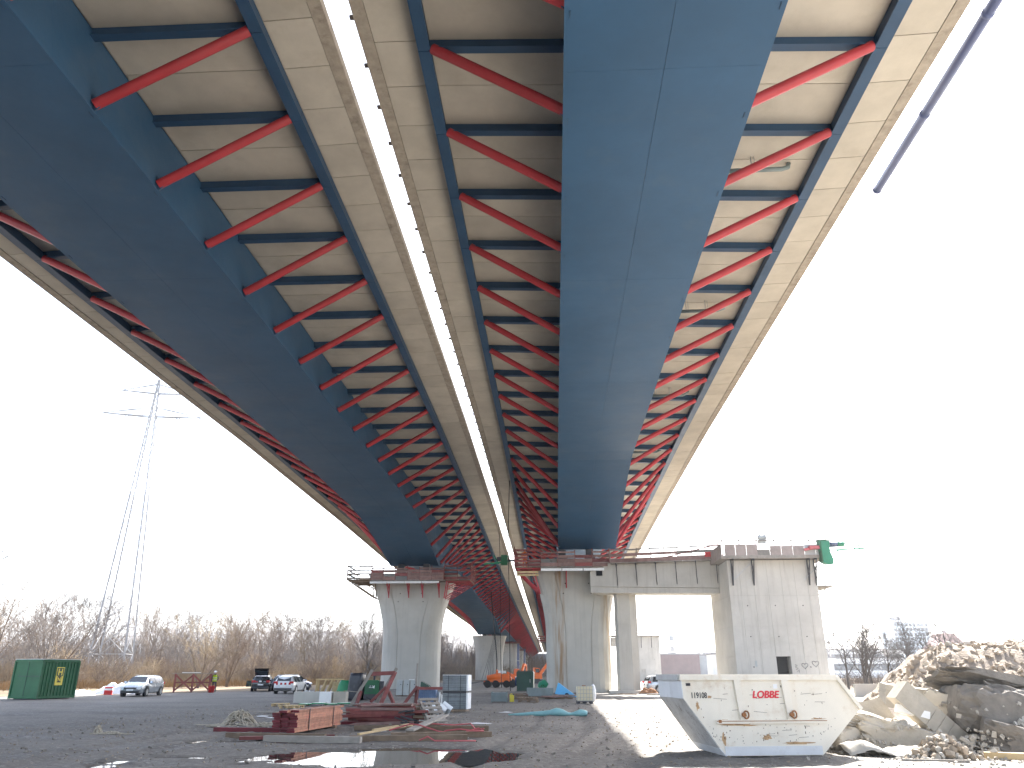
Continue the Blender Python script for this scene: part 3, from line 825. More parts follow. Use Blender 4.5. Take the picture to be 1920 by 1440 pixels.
# column
T = thing('concrete_column', 'slender six-sided concrete column under the crossbeam right of the pier', 'column', (6.4, 72.7, 0))
hexa = [(-.62, 0), (.52, 0), (1.18, .62), (.9, 1.5), (-.3, 1.5), (-.85, .7)]
for a, b in ((-.2, 2.3), (2.3, 4.6), (4.6, 7.0), (7.0, 8.62)):
    MB().prism(hexa, 'z', a + .01, b - .01).build('column_lift', 'tower_concrete', T)
MB().prism([(x * .97 + .005, y * .96 + .02) for x, y in hexa], 'z', 0, 8.6).build('lift_joint', 'tower_concrete', T)
MB().box(-1.6, 2.2, -.9, 2.4, -.3, .22).build('footing', 'tower_concrete', T)
# stair tower: vertical formwork panels as pieces
def stair_tower(label, x, y, w, d, h, fine=True):
    T = thing('stair_tower', label, 'tower', (x, y, 0), 0, 'concrete towers beside the right bridge')
    zc = [-.3, 2.9, 5.2, 7.6, h] if fine else [-.3, 3.2, 6.4, h]
    dx0, dx1, dz0, dz1 = (3.18, 4.31, .95, 3.13) if fine else (.0 + w * .18, w * .36, .2, 2.4)
    cols = [0, .95, 2.05, 3.18, 4.31, 5.4, 6.4, w] if fine else [0, w * .18, w * .36, w * .68, w]
    for a, b in zip(zc, zc[1:]):
        for c, e in zip(cols, cols[1:]):
            if c == dx0 and a < 1:
                piece('wall_panel', 'tower_concrete', ((c + e) / 2, .2, (dz1 + b) / 2), (e - c - .012, .4, b - dz1 - .01), T); continue
            if not fine and c == dx0 and a < 1:
                continue
            off = random.uniform(-.006, .006)
            piece('wall_panel', 'tower_concrete', ((c + e) / 2, .2 + off, (a + b) / 2), (e - c - .012, .4, b - a - .014), T)
        yc = [.4] + [.4 + (d - .4) * q / 3 for q in (1, 2, 3)]
        for c, e in zip(yc, yc[1:]):
            for xx in (.2, w - .2):
                piece('wall_panel', 'tower_concrete', (xx, (c + e) / 2, (a + b) / 2), (.4, e - c - .012, b - a - .014), T)
    MB().box(.05, w - .05, .3 if not fine else 2.2, d - .02, -.3, h - .02).build('tower_core', 'tower_concrete', T)
    MB().box(.03, dx0 - .003, .05, 1.0, -.2, h - .02).box(dx1 + .003, w - .03, .05, 1.0, -.2, h - .02).box(dx0 - .003, dx1 + .003, .05, 1.0, dz1 + .02, h - .02).build('panel_backing', 'tower_concrete', T)
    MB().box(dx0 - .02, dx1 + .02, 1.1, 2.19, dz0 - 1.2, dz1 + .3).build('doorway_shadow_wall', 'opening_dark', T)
    if fine: piece('door_sill', 'tower_concrete', ((dx0 + dx1) / 2, .22, .32), (dx1 - dx0, .36, 1.22), T)
    for z in (4.4, 6.8, 2.1):
        for c in cols[1:-1:2]:
            rod('tie_hole', 'opening_dark', (c + .4, .03, z), (c + .4, -.008, z), .05, T, 8)
    return T
tw = stair_tower('tall concrete stair tower with a dark doorway behind the white skip', 14.5, 66.0, 7.2, 8.0, 10.45)
# graffiti hearts on the tower wall
def heart(T, x, z, s):
    pts = []
    for k in range(26):
        t = 2 * math.pi * k / 25
        pts.append((x + s * math.sin(t) ** 3, -.012, z + s * (.81 * math.cos(t) - .31 * math.cos(2*t) - .12 * math.cos(3*t) - .06 * math.cos(4*t))))
    MB().path(pts, .022, 4).build('graffiti_heart', 'graffiti', T)
heart(tw, 5.35, 2.2, .24); heart(tw, 6.2, 2.35, .26)
MB().path([(4.6, -.01, 2.3), (4.75, -.01, 2.2), (4.6, -.01, 2.1), (4.8, -.01, 2.0), (4.62, -.01, 1.9)], .02, 4).build('graffiti_scrawl', 'graffiti', tw)
MB().path([(4.7, -.01, 1.75), (4.9, -.01, 1.9), (4.85, -.01, 1.7)], .02, 4).build('graffiti_scrawl', 'graffiti', tw)
piece('vent_plate', 'grey_paint', (1.55, -.01, 2.35), (.16, .03, .45), tw)
tower_far = stair_tower('smaller far concrete stair tower seen between the column and the skip', 17.6, 178, 5.4, 6.0, 9.2, False)
MB().box(-4.9, -.05, 1, 4.5, 7.2, 9.0).build('crossbeam', 'tower_concrete', tower_far)
MB().box(-5.2, 5.9, -.8, 5, 9.2, 9.35).build('top_deck', 'grey_timber', tower_far)
for k in range(8):
    piece('guard_post', 'grey_timber', (-4.8 + k * 1.5, -.75, 9.9), (.08, .08, 1.2), tower_far)
for z in (9.75, 10.35): piece('guard_board', 'platform_timber', (.4, -.75, z), (11, .05, .14), tower_far)
for x in (1.4, 3.6): put('bracket', MB().tube((0, -.7, 9.2), (0, -.02, 6.8), .06, n=6).mesh('bracket', 'dark_steel'), tower_far, (x, 0, 0))
# platform round the tower head
T = thing('work_platform', 'plywood sided work platform round the head of the stair tower', 'platform', (14.5, 66.0, 10.5), 0, 'work platforms on the pier heads')
floor_boards(T, -.6, 8.2, -1.0, 8.6, .06, 'grey_timber')
for (a, b, z1, m) in ((-.3, 2.4, 1.05, 'plywood'), (2.4, 3.4, .6, 'grey_timber'), (3.4, 6.2, .9, 'plywood'), (6.2, 8.0, 1.0, 'grey_paint')):
    n = int(round((b - a) / .95))
    for k in range(max(n, 1)):
        c, e = a + (b - a) * k / max(n, 1), a + (b - a) * (k + 1) / max(n, 1)
        piece('side_panel', m, ((c + e) / 2, -.92, .12 + z1 / 2), (e - c - .02, .04, z1 - .05), T)
for k in range(7):
    piece('guard_post', 'red_timber' if k < 2 else 'grey_timber', (-.45 + k * 1.42, -.86, .85), (.08, .08, 1.7 if k % 2 else 1.45), T)
piece('top_rail', 'grey_timber', (3.7, -.93, 1.42), (8.6, .05, .1), T)
piece('toe_board', 'grey_timber', (3.8, -.97, .1), (8.9, .05, .26), T)
for y in (0, 2.4, 4.8, 7.2): piece('side_panel', 'plywood', (-.6, y, .6), (.05, 2.3, 1.1), T)
for x in (.35, 2.05, 6.55, 7.1):
    mb = MB().tube((0, -.85, -.05), (0, -.10, -2.0), .05, n=6).beam((0, -.9, -.05), (0, 0, -.05), .09, .12).beam((0, -.06, -.05), (0, -.06, -2.1), .09, .09).tube((0, -.8, -.1), (.0, -.1, -1.1), .03, n=6)
    put('bracket', mb.mesh('bracket', 'dark_steel'), T, (x, 0, 0))
for x0 in (.35, 6.1): bar('lacing', 'galvanised', (x0, -.08, -1.7), (x0 + 1.6, -.08, -.3), .04, .04, T)
put('winch', MB().box(-.3, .3, -.3, .2, 1.2, 1.5).tube((-.3, -.1, 1.7), (.4, -.1, 1.7), .18, n=10).box(-.2, -.1, -.2, .1, 1.5, 2.0).box(.2, .3, -.2, .1, 1.5, 2.05).mesh('winch', 'grey_paint'), T, (2.9, -.6, .0))
# overhanging scaffold stub at the tower's right side
T = thing('scaffold_stub', 'small bare scaffold stub jutting from the right side of the stair tower', 'scaffold', (21.7, 66.3, 8.3))
for z in (.1, .75, 1.35): bar('scaffold_tube', 'galvanised', (0, 0, z), (1.3 - .1 * z, 0, z + .05), .06, .06, T)
for x in (.4, .8, 1.2): bar('scaffold_tube', 'galvanised', (x, 0, .1), (x, 3.0, .1), .06, .06, T)
piece('scaffold_board', 'grey_timber', (.75, 1.5, .05), (1.3, 3.2, .06), T)
MB().beam((0, 1, -.9), (1.1, 1, 0), .06, .08).beam((0, 2.4, -.9), (1.1, 2.4, 0), .06, .08).build('support_strut', 'grey_timber', T)
# green concrete pump unit over the tower's right edge
T = thing('hoist_unit', 'green hoist unit with a jutting arm at the right edge of the tower platform', 'machine', (22.2, 64.8, 9.9))
MB().prism([(-.45, 1.85), (-.3, .15), (.0, 0), (.5, .02), (.55, .4), (.35, 1.0), (.4, 1.9)], 'y', -.35, .35).build('housing', 'bright_green', T)
MB().box(-.5, .45, -.38, .38, 1.85, 1.93).box(-.38, -.3, -.4, .4, .2, 1.8).build('housing_cap', 'green_paint', T)
MB().tube((.4, 0, 1.6), (1.1, 0, 1.62), .22, n=12).build('motor', 'car_blue', T, True)
MB().tube((1.1, 0, 1.62), (1.65, 0, 1.66), .2, n=12).build('motor_cap', 'bright_green', T, True)
MB().path([(1.65, 0, 1.66), (2.3, 0, 1.68), (3.1, 0, 1.45), (4.1, 0, .5)], .05, 8, radii=[.07, .05, .045, .03]).build('hose', 'dark_steel', T, True)
MB().beam((.4, 0, 1.15), (3.2, 0, 1.28), .1, .12).beam((2.4, 0, 1.25), (2.6, 0, 1.6), .06, .06).beam((2.9, 0, 1.28), (2.7, 0, 1.62), .06, .06).beam((.4, 0, .75), (1.2, 0, 1.15), .08, .08).build('arm', 'bright_green', T)
MB().box(-1.2, -.3, -.25, .25, 1.25, 1.5).beam((-1.6, 0, 1.2), (-.3, 0, 1.45), .15, .2).build('mount', 'strap_red', T)
# twin hoist at the gap end of the right platform
T = thing('hoist_unit', 'green hoist arm reaching from the right platform towards the gap between decks', 'machine', (-4.1, 73, 11.1))
MB().beam((0, 0, .3), (-2.3, 0, .1), .1, .14).beam((0, 0, .8), (-1.2, 0, .5), .08, .1).beam((-.9, 0, .1), (-1.4, 0, .9), .08, .1).build('arm', 'bright_green', T)
MB().box(-.7, -.1, -.25, .25, .0, .9).build('housing', 'green_paint', T)
MB().tube((-1.1, 0, .55), (-.6, 0, .6), .2, n=10).build('motor', 'dark_steel', T)
rod('mount', 'dark_steel', (-.1, 0, .4), (.6, 0, .4), .09, T, 8)

# ------------------------------------------------------------------ white skip
SK = thing('waste_skip', 'battered white steel skip with red LOBBE lettering on the sunlit ground', 'skip', (3.57, 18.0, 0.02), R(8.8))
prof = [(0, 0), (2.10, 0), (3.06, .90), (2.60, 1.56), (-.86, 1.56), (-.84, 1.12)]        # side outline
W_ = 1.78
def plate(name, m, a, b, w0, w1, t=.02, parent=SK):
    """a plate across the skip between outline points a and b"""
    mb = MB().beam((a[0], (w0 + w1) / 2, a[1]), (b[0], (w0 + w1) / 2, b[1]), w1 - w0, t, up=(0, 0, 1) if abs(b[0] - a[0]) > .2 else (1, 0, 0))
    return mb.build(name, m, parent)
for y in (0.0, W_ - .02):
    MB().prism(prof, 'y', y, y + .02).build('side_plate', 'skip_paint', SK)
MB().prism([(.05, .02), (2.05, .02), (3.0, .9), (2.56, 1.5), (-.8, 1.5), (-.78, 1.14)], 'y', .024, .03).build('inner_lining', 'skip_inside', SK)
plate('floor', 'skip_inside', (0, .015), (2.1, .015), .021, W_ - .021)
plate('end_slope', 'skip_worn', (-.84, 1.12), (-.14, .16), .0005, W_ - .0005)
plate('end_slope', 'skip_side', (-.139, .158), (-.0, .0), .0005, W_ - .0005)
plate('end_plate', 'skip_side', (-.845, 1.12), (-.865, 1.50), .0005, W_ - .0005)
plate('end_slope', 'skip_paint', (2.10, .0), (3.06, .90), .0005, W_ - .0005)
plate('end_plate', 'skip_paint', (3.06, .90), (2.60, 1.56), .0005, W_ - .0005)
# rim
MB().box(-.90, 2.63, -.05, .05, 1.485, 1.60).build('rim', 'skip_paint', SK)
MB().box(-.90, 2.63, W_ - .05, W_ + .05, 1.485, 1.60).build('rim', 'skip_paint', SK)
MB().box(-.93, -.82, .052, W_ - .052, 1.48, 1.602).build('rim', 'skip_worn', SK)
MB().beam((2.63, -.012, 1.55), (3.095, -.012, .90), .09, .075).build('rim', 'skip_paint', SK)
# stiffening ribs
for u in (.36, 1.42):
    rib = MB().prism([(u - .075, 1.484), (u + .085, 1.484), (u + .16, .70), (u + .0, .70)], 'y', -.05, -.001).build('rib', 'skip_paint', SK)
    MB().tube((u + .07, -.05, .80), (u + .07, -.11, .80), .045, n=10).build('pin', 'rust', rib)
    t = MB()
    pts = [(u + .12 + .055 * math.cos(k * .5236), -.085, .80 + .075 * math.sin(k * .5236)) for k in range(13)]
    t.path(pts, .016, 6).build('lifting_ring', 'rust', rib, True)
MB().box(-.17 - .0, 2.28, -.045, -.001, .625, .70).build('rib', 'skip_paint', SK)
MB().box(-.165, 2.275, -.049, -.0455, .668, .682).build('rust_line', 'rust', SK)
MB().box(-.02, 2.11, -.014, -.001, .012, .185).build('wear_strip', 'skip_side', SK)
MB().box(-.125, -.06, -.047, -.0005, .64, .70).build('rust_patch', 'rust', SK)
# rust chips and scratches on the near plate, each a thin flake
rs = random.Random(5)
chips = MB()
for k in range(110):
    u = rs.uniform(-.5, 2.5); v = rs.choice([rs.uniform(.22, .6), rs.uniform(.22, 1.4), rs.uniform(.2, .62)])
    if v < 1.1 and (u < -.78 + (1.12 - v) * .72 or u > 2.1 + v * .88): continue
    w = rs.uniform(.004, .013); h = rs.uniform(.004, .014) * rs.choice([1, 1, 2.2])
    q = [(u + rs.uniform(-.3, .3) * w + w * c, -.0025, v + h * d) for c, d in ((-1, -.6), (.1, -1), (1, -.2), (.5, 1), (-.7, .7))]
    chips.add(q, [(0, 1, 2, 3, 4)])
for k in range(22):
    u = rs.uniform(-.3, 2.2); v = rs.uniform(.3, 1.3); ln = rs.uniform(.08, .3); tl = rs.uniform(-.1, .1)
    if v < 1.1 and (u < -.72 + (1.12 - v) * .72 or u + ln > 2.1 + v * .8): continue
    chips.add([(u, -.0025, v), (u + ln, -.0025, v + tl * ln), (u + ln, -.0025, v + tl * ln + .006), (u, -.0025, v + .007)], [(0, 1, 2, 3)])
o = chips.build('paint_chips', 'chipped_paint', SK); stuff(o)
ch2 = MB()
ex = Vector((.70, 0, -.96)).normalized(); nrm_ = Vector((-.96, 0, -.70)).normalized()
for k in range(90):
    s_, w_ = rs.uniform(.03, 1.0), rs.uniform(.06, W_ - .06); ln = rs.uniform(.02, .16); tw_ = rs.uniform(.004, .014)
    p0 = Vector((-.84, w_, 1.12)) + ex * s_ + nrm_ * .0125
    ch2.add([p0, p0 + ex * ln + Vector((0, .02, 0)), p0 + ex * ln + Vector((0, .02 + tw_, 0)), p0 + Vector((0, tw_, 0))], [(0, 1, 2, 3)])
o = ch2.build('scratches', 'chipped_paint', SK); stuff(o)
lettering('lettering', 'LOBBE', 'lettering_red', .20, SK, (.68, -.003, 1.13), (R(90), 0, 0), .22, .001, 0, fat=.010)
lettering('lettering', '119108', 'lettering_black', .16, SK, (-.68, -.003, 1.13), (R(90), 0, 0), 0.0, .001, 0.0, sx=.75, fat=.004)
piece('sticker', 'lettering_black', (-.72, -.003, 1.40), (.10, .004, .055), SK)
piece('sticker', 'lettering_white', (1.22, -.003, 1.36), (.09, .004, .09), SK)
piece('sticker', 'lettering_black', (1.36, -.003, 1.36), (.045, .004, .04), SK)
for (u, v, w, h, sd) in ((-.27, 1.15, .06, .035, 1), (-.03, .33, .05, .14, 2), (.92, .36, .12, .07, 3), (.3, .60, .5, .03, 4), (.0, .66, .16, .05, 5), (1.6, .24, .4, .035, 6), (-.55, .98, .05, .12, 7), (2.1, .7, .2, .04, 8), (.45, 1.02, .05, .09, 9), (1.5, 1.0, .045, .09, 10)):
    rr_ = random.Random(sd); q = []
    for k in range(18):
        a_ = 6.2832 * k / 18; f_ = rr_.uniform(.45, 1.1); q.append((u + w * f_ * math.cos(a_), -.0021, v + h * f_ * math.sin(a_)))
    MB().add(q, [tuple(range(18))]).build('rust_patch', 'rust_stain', SK, fix=False)

# ------------------------------------------------------------------ rocks, slabs, mound of rubble on the right
def rock_mesh(name, seedv, m, sq=(1, 1, 1), rough=.35, sub=2):
    import bmesh
    bm = bmesh.new(); bmesh.ops.create_icosphere(bm, subdivisions=sub, radius=1)
    for v in bm.verts:
        n = noise.noise(v.co * 1.3 + Vector((seedv, 0, 0))) + .4 * noise.noise(v.co * 3.1 + Vector((0, seedv, 0)))
        c = v.co * (1 + rough * n)
        v.co = Vector((max(-.75, min(.75, c.x)) * sq[0], max(-.7, min(.8, c.y)) * sq[1], max(-.6, min(.7, c.z)) * sq[2]))
    me = bpy.data.meshes.new(name); bm.to_mesh(me); bm.free(); me.materials.append(MATS[m]); return me
ROCKS = [rock_mesh('rock', i * 7.3, 'rubble_stone', sub=1) for i in range(6)]
PALE = [rock_mesh('rock', 50 + i * 7.3, 'pale_stone', (1, .8, .6), sub=1) for i in range(4)]
def mound_z(x, y):
    # plateau of tipped earth and rubble; flank towards the left and the camera
    e = min((x - (14.7 + .36 * (y - 41))) / 4.6, (y - 32) / 7.0 + .12, (62 - y) / 7.0)
    e = max(0.0, min(1.0, e + .12 * fbm(x, y, .22, 2.0)))
    z = (2.9 + .035 * max(0, x - 20)) * (e * e * (3 - 2 * e) * .55 + e * .45)
    return z + (0.28 * fbm(x, y, .7, 4.0) + .13 * fbm(x, y, 1.9, 8.0)) * min(1, e * 3) - .08
mx = [11 + .18 * i for i in range(200)]; my = [30.5 + .25 * j for j in range(128)]
mv = [(x, y, mound_z(x, y)) for y in my for x in mx]
mf = [(j*200+i, j*200+i+1, (j+1)*200+i+1, (j+1)*200+i) for j in range(127) for i in range(199)]
mm_ = bpy.data.meshes.new('rubble_mound'); mm_.from_pydata(mv, [], mf); mm_.materials.append(MATS['earth']); mm_.polygons.foreach_set('use_smooth', [True] * len(mf)); mm_.update()
mound = tag(put('rubble_mound', mm_), 'long heap of tipped earth and rubble filling the right edge behind the slabs', 'rubble heap')
# countless stones on the heap: one mesh
def scatter(n, pick, zf, smin, smax, m, name, seedv, parent=None):
    rnd = random.Random(seedv); mb = MB()
    for k in range(n):
        x, y = pick(rnd); s = smin + (smax - smin) * rnd.random() ** 3.5; z = zf(x, y)
        rot = Quaternion((rnd.gauss(0, 1), rnd.gauss(0, 1), rnd.gauss(0, 1), rnd.gauss(0, 1))).normalized().to_matrix()
        sx, sy, sz = s, s * rnd.uniform(.55, 1.0), s * rnd.uniform(.35, .8)
        q = []
        for i in range(8):
            c = rot @ Vector(((1 if i & 1 else -1) * sx * rnd.uniform(.45, 1), (1 if i & 2 else -1) * sy * rnd.uniform(.45, 1), (1 if i & 4 else -1) * sz * rnd.uniform(.45, 1)))
            q.append((x + c.x, y + c.y, z + c.z + s * .2))
        mb.add(q, [(0,2,3,1),(4,5,7,6),(0,1,5,4),(1,3,7,5),(3,2,6,7),(2,0,4,6)])
    return stuff(mb.build(name, m, parent, fix=False))
scatter(6500, lambda r: (r.uniform(14, 34), r.uniform(32, 48)), lambda x, y: mound_z(x, y) - .02, .03, .22, 'rubble_stone', 'stones', 3, mound)
scatter(700, lambda r: (r.uniform(14, 34), r.uniform(32, 48)), lambda x, y: mound_z(x, y) - .02, .03, .20, 'pale_stone', 'stones', 4, mound)
for k in range(18):
    r_ = random.Random(100 + k); x, y = r_.uniform(16, 30), r_.uniform(34, 43); s = r_.uniform(.12, .28)
    o = put('boulder', r_.choice(ROCKS + PALE), None, (x, y, mound_z(x, y) + s * .2), (r_.uniform(0, 6), r_.uniform(0, 6), r_.uniform(0, 6)), (s, s, s))
    tag(o, 'rough stone block lying among the earth of the right-hand heap', 'boulder', 'stone blocks on the rubble heap')
# leaning precast beam with saw cuts
T = thing('concrete_beam', 'precast concrete beam with dark saw cuts leaning on the broken lumps', 'beam', (8.82, 20.1, .28))
M_ = Matrix.Rotation(R(4), 3, 'Z') @ Matrix.Rotation(R(43), 3, 'Y')
T.rotation_euler = M_.to_euler()
for a, b in ((-1.06, -.22), (-.21, .02), (.03, .25), (.26, .78), (.79, 1.06)):
    MB().box(a - .15, b - .15, -.2, .26, .0, .50).build('beam_segment', 'broken_concrete', T)
MB().box(-1.2, .90, -.15, .25, .03, .47).build('beam_core', 'dark_steel', T)
def lump_mesh(name, seedv, m, sq, rough):
    import bmesh
    bm = bmesh.new(); bmesh.ops.create_icosphere(bm, subdivisions=5, radius=1)
    for v in bm.verts:
        c = v.co.copy(); q = c + Vector((seedv, seedv * .7, 0))
        big = noise.noise(q * 1.1) * rough
        cell = noise.cell(q * 2.6) * .10                                   # broken faces
        fine = noise.fractal(q * 5.0, 1.0, 2.0, 4) * .075
        c = c * (1 + big + cell + fine)
        v.co = Vector((max(-.86, min(.86, c.x)) * sq[0], max(-.8, min(.82, c.y)) * sq[1], (max(-.7, min(.62 + .10 * noise.noise(q * 2.2), c.z))) * sq[2]))
    me = bpy.data.meshes.new(name); bm.to_mesh(me); bm.free(); me.materials.append(MATS[m]); return me
def lump(label, m, loc, sq, rot, seedv, name='concrete_lump', rough=.35):
    me = lump_mesh(name, seedv, m, sq, rough)
    o = put(name, me, None, loc, rot)
    return tag(o, label, 'rubble')
lump('long broken concrete lump with a hollow face beside the right end of the skip', 'broken_concrete', (7.75, 20.2, .30), (1.45, .8, .55), (R(8), R(14), R(6)), 3)
lump('small broken concrete lump tucked under the right end of the skip', 'broken_concrete', (6.55, 19.9, .2), (.6, .6, .45), (0, R(5), R(30)), 11)
lump('big dark lump of broken road lying at the right edge of the picture', 'asphalt_lump', (11.0, 20.4, .5), (1.9, 1.3, .95), (R(-8), R(20), R(-6)), 21, 'asphalt_lump', .22)
lump('flat slab of broken road tilted over the big dark lump at right', 'asphalt_lump', (11.1, 20.9, 1.28), (2.0, 1.1, .20), (R(-12), R(11), R(-4)), 27, 'asphalt_slab', .25)
lump('pale crumbling lump of concrete right of the leaning beam', 'broken_concrete', (9.9, 21.2, .62), (.9, .7, .75), (R(10), R(10), R(40)), 31)
lump('low dark lump of broken road in front at the lower right corner', 'asphalt_lump', (10.4, 18.9, .15), (1.2, .6, .5), (0, R(16), R(-20)), 38, 'asphalt_lump')
T = thing('concrete_slab', 'thin pale concrete slab propped up between skip and leaning beam', 'slab', (7.62, 20.9, .62)); T.rotation_euler = (R(62), R(-28), R(8))
MB().prism([(-.75, -.25), (.55, -.3), (.62, .2), (.1, .36), (-.7, .22)], 'z', -.05, .05).build('slab', 'broken_concrete', T)
MB().prism([(-.74, .22), (.1, .36), (.1, .40), (-.74, .26)], 'z', -.052, .052).build('broken_edge', 'pale_stone', T)
T = thing('kerb_stone', 'white kerb stone lying across the broken concrete lump', 'kerb stone', (8.35, 20.0, .80)); T.rotation_euler = (R(-10), R(14), R(-10))
MB().prism([(-.09, -.08), (.09, -.08), (.09, .05), (.05, .08), (-.09, .08)], 'x', -.36, .36).build('stone', 'white_plastic', T)
T = thing('concrete_slab', 'blocky concrete step end lying behind the leaning beam', 'slab', (9.55, 22.3, 1.0)); T.rotation_euler = (R(4), R(8), R(-8))
MB().box(-.9, .6, -.35, .35, -.28, .28).box(-.92, .62, -.37, .37, .05, .10).build('slab', 'broken_concrete', T)
# small pile of broken stone in front
for k in range(150):
    r_ = random.Random(700 + k); a = r_.gauss(0, 1); b = r_.gauss(0, 1)
    x, y = 8.0 + .36 * a, 18.0 + .34 * b; h = max(0, .42 * math.exp(-(a * a + b * b) / 1.7))
    s = r_.uniform(.05, .125)
    o = put('rubble_stone', r_.choice(ROCKS + PALE + PALE), None, (x, y, h * r_.uniform(.6, 1) + s * .15), (r_.uniform(0, 6), r_.uniform(0, 6), r_.uniform(0, 6)), (s, s, s * .9))
    tag(o, 'fist to head sized broken stone in the small pile at lower right', 'stone', 'stones of the small pile')
scatter(1300, lambda r: (8.2 + r.gauss(0, 1.3), 18.6 + r.gauss(0, 1.2)), lambda x, y: 0.0, .012, .06, 'pale_stone', 'gravel', 8)
for (cx_, cy_, cz_, n_, sp_, sd_) in ((11.2, 19.4, .75, 420, (.9, .5), 55), (9.3, 19.2, .2, 420, (1.2, .5), 56), (6.9, 19.6, .3, 120, (.5, .3), 57), (11.0, 20.2, 1.22, 260, (.9, .45), 51), (7.7, 20.0, .62, 110, (.55, .25), 52), (10.2, 19.3, .45, 220, (.8, .4), 53), (9.9, 21.0, 1.05, 90, (.4, .3), 54)):
    scatter(n_, lambda r, cx_=cx_, cy_=cy_, sp_=sp_: (cx_ + r.gauss(0, sp_[0]), cy_ + r.gauss(0, sp_[1])), lambda x, y, cz_=cz_, cx_=cx_, cy_=cy_: cz_ - .16 * (abs(x - cx_) + abs(y - cy_)) + .10 * nz(x, y, 2.0), .02, .10, 'pale_stone', 'broken_bits', sd_)
# crumpled geotextile
gx, gy = 26, 12
gvv = []
for j in range(gy):
    for i in range(gx):
        u, v = i / (gx - 1), j / (gy - 1)
        x = 6.15 + 1.7 * u; y = 18.1 + .95 * v - .3 * u
        gvv.append((x, y, .03 + abs(.30 * math.sin(u * 5.2 + v) * math.sin(v * 2.6 + .4)) * (1 - .5 * u) + .07 * fbm(x, y, 3.0, 3)))
sh = bpy.data.meshes.new('geotextile'); sh.from_pydata(gvv, [], [(j*gx+i, j*gx+i+1, (j+1)*gx+i+1, (j+1)*gx+i) for j in range(gy-1) for i in range(gx-1)])
sh.materials.append(MATS['geotextile']); sh.polygons.foreach_set('use_smooth', [True] * len(sh.polygons))
o = put('fabric_sheet', sh); md = o.modifiers.new('thickness', 'SOLIDIFY'); md.thickness = .008
tag(o, 'crumpled grey fabric sheet on the ground between skip and stone pile', 'sheet')
o = bar('timber_beam', 'new_timber', (8.75, 17.85, .08), (10.6, 17.25, .08), .14, .12, None); tag(o, 'yellow squared timber on the ground at the lower right corner', 'timber')
o = bar('timber_batten', 'grey_timber', (6.9, 17.35, .03), (8.1, 17.15, .03), .05, .04, None); tag(o, 'thin batten on the ground in front of the stone pile', 'timber')

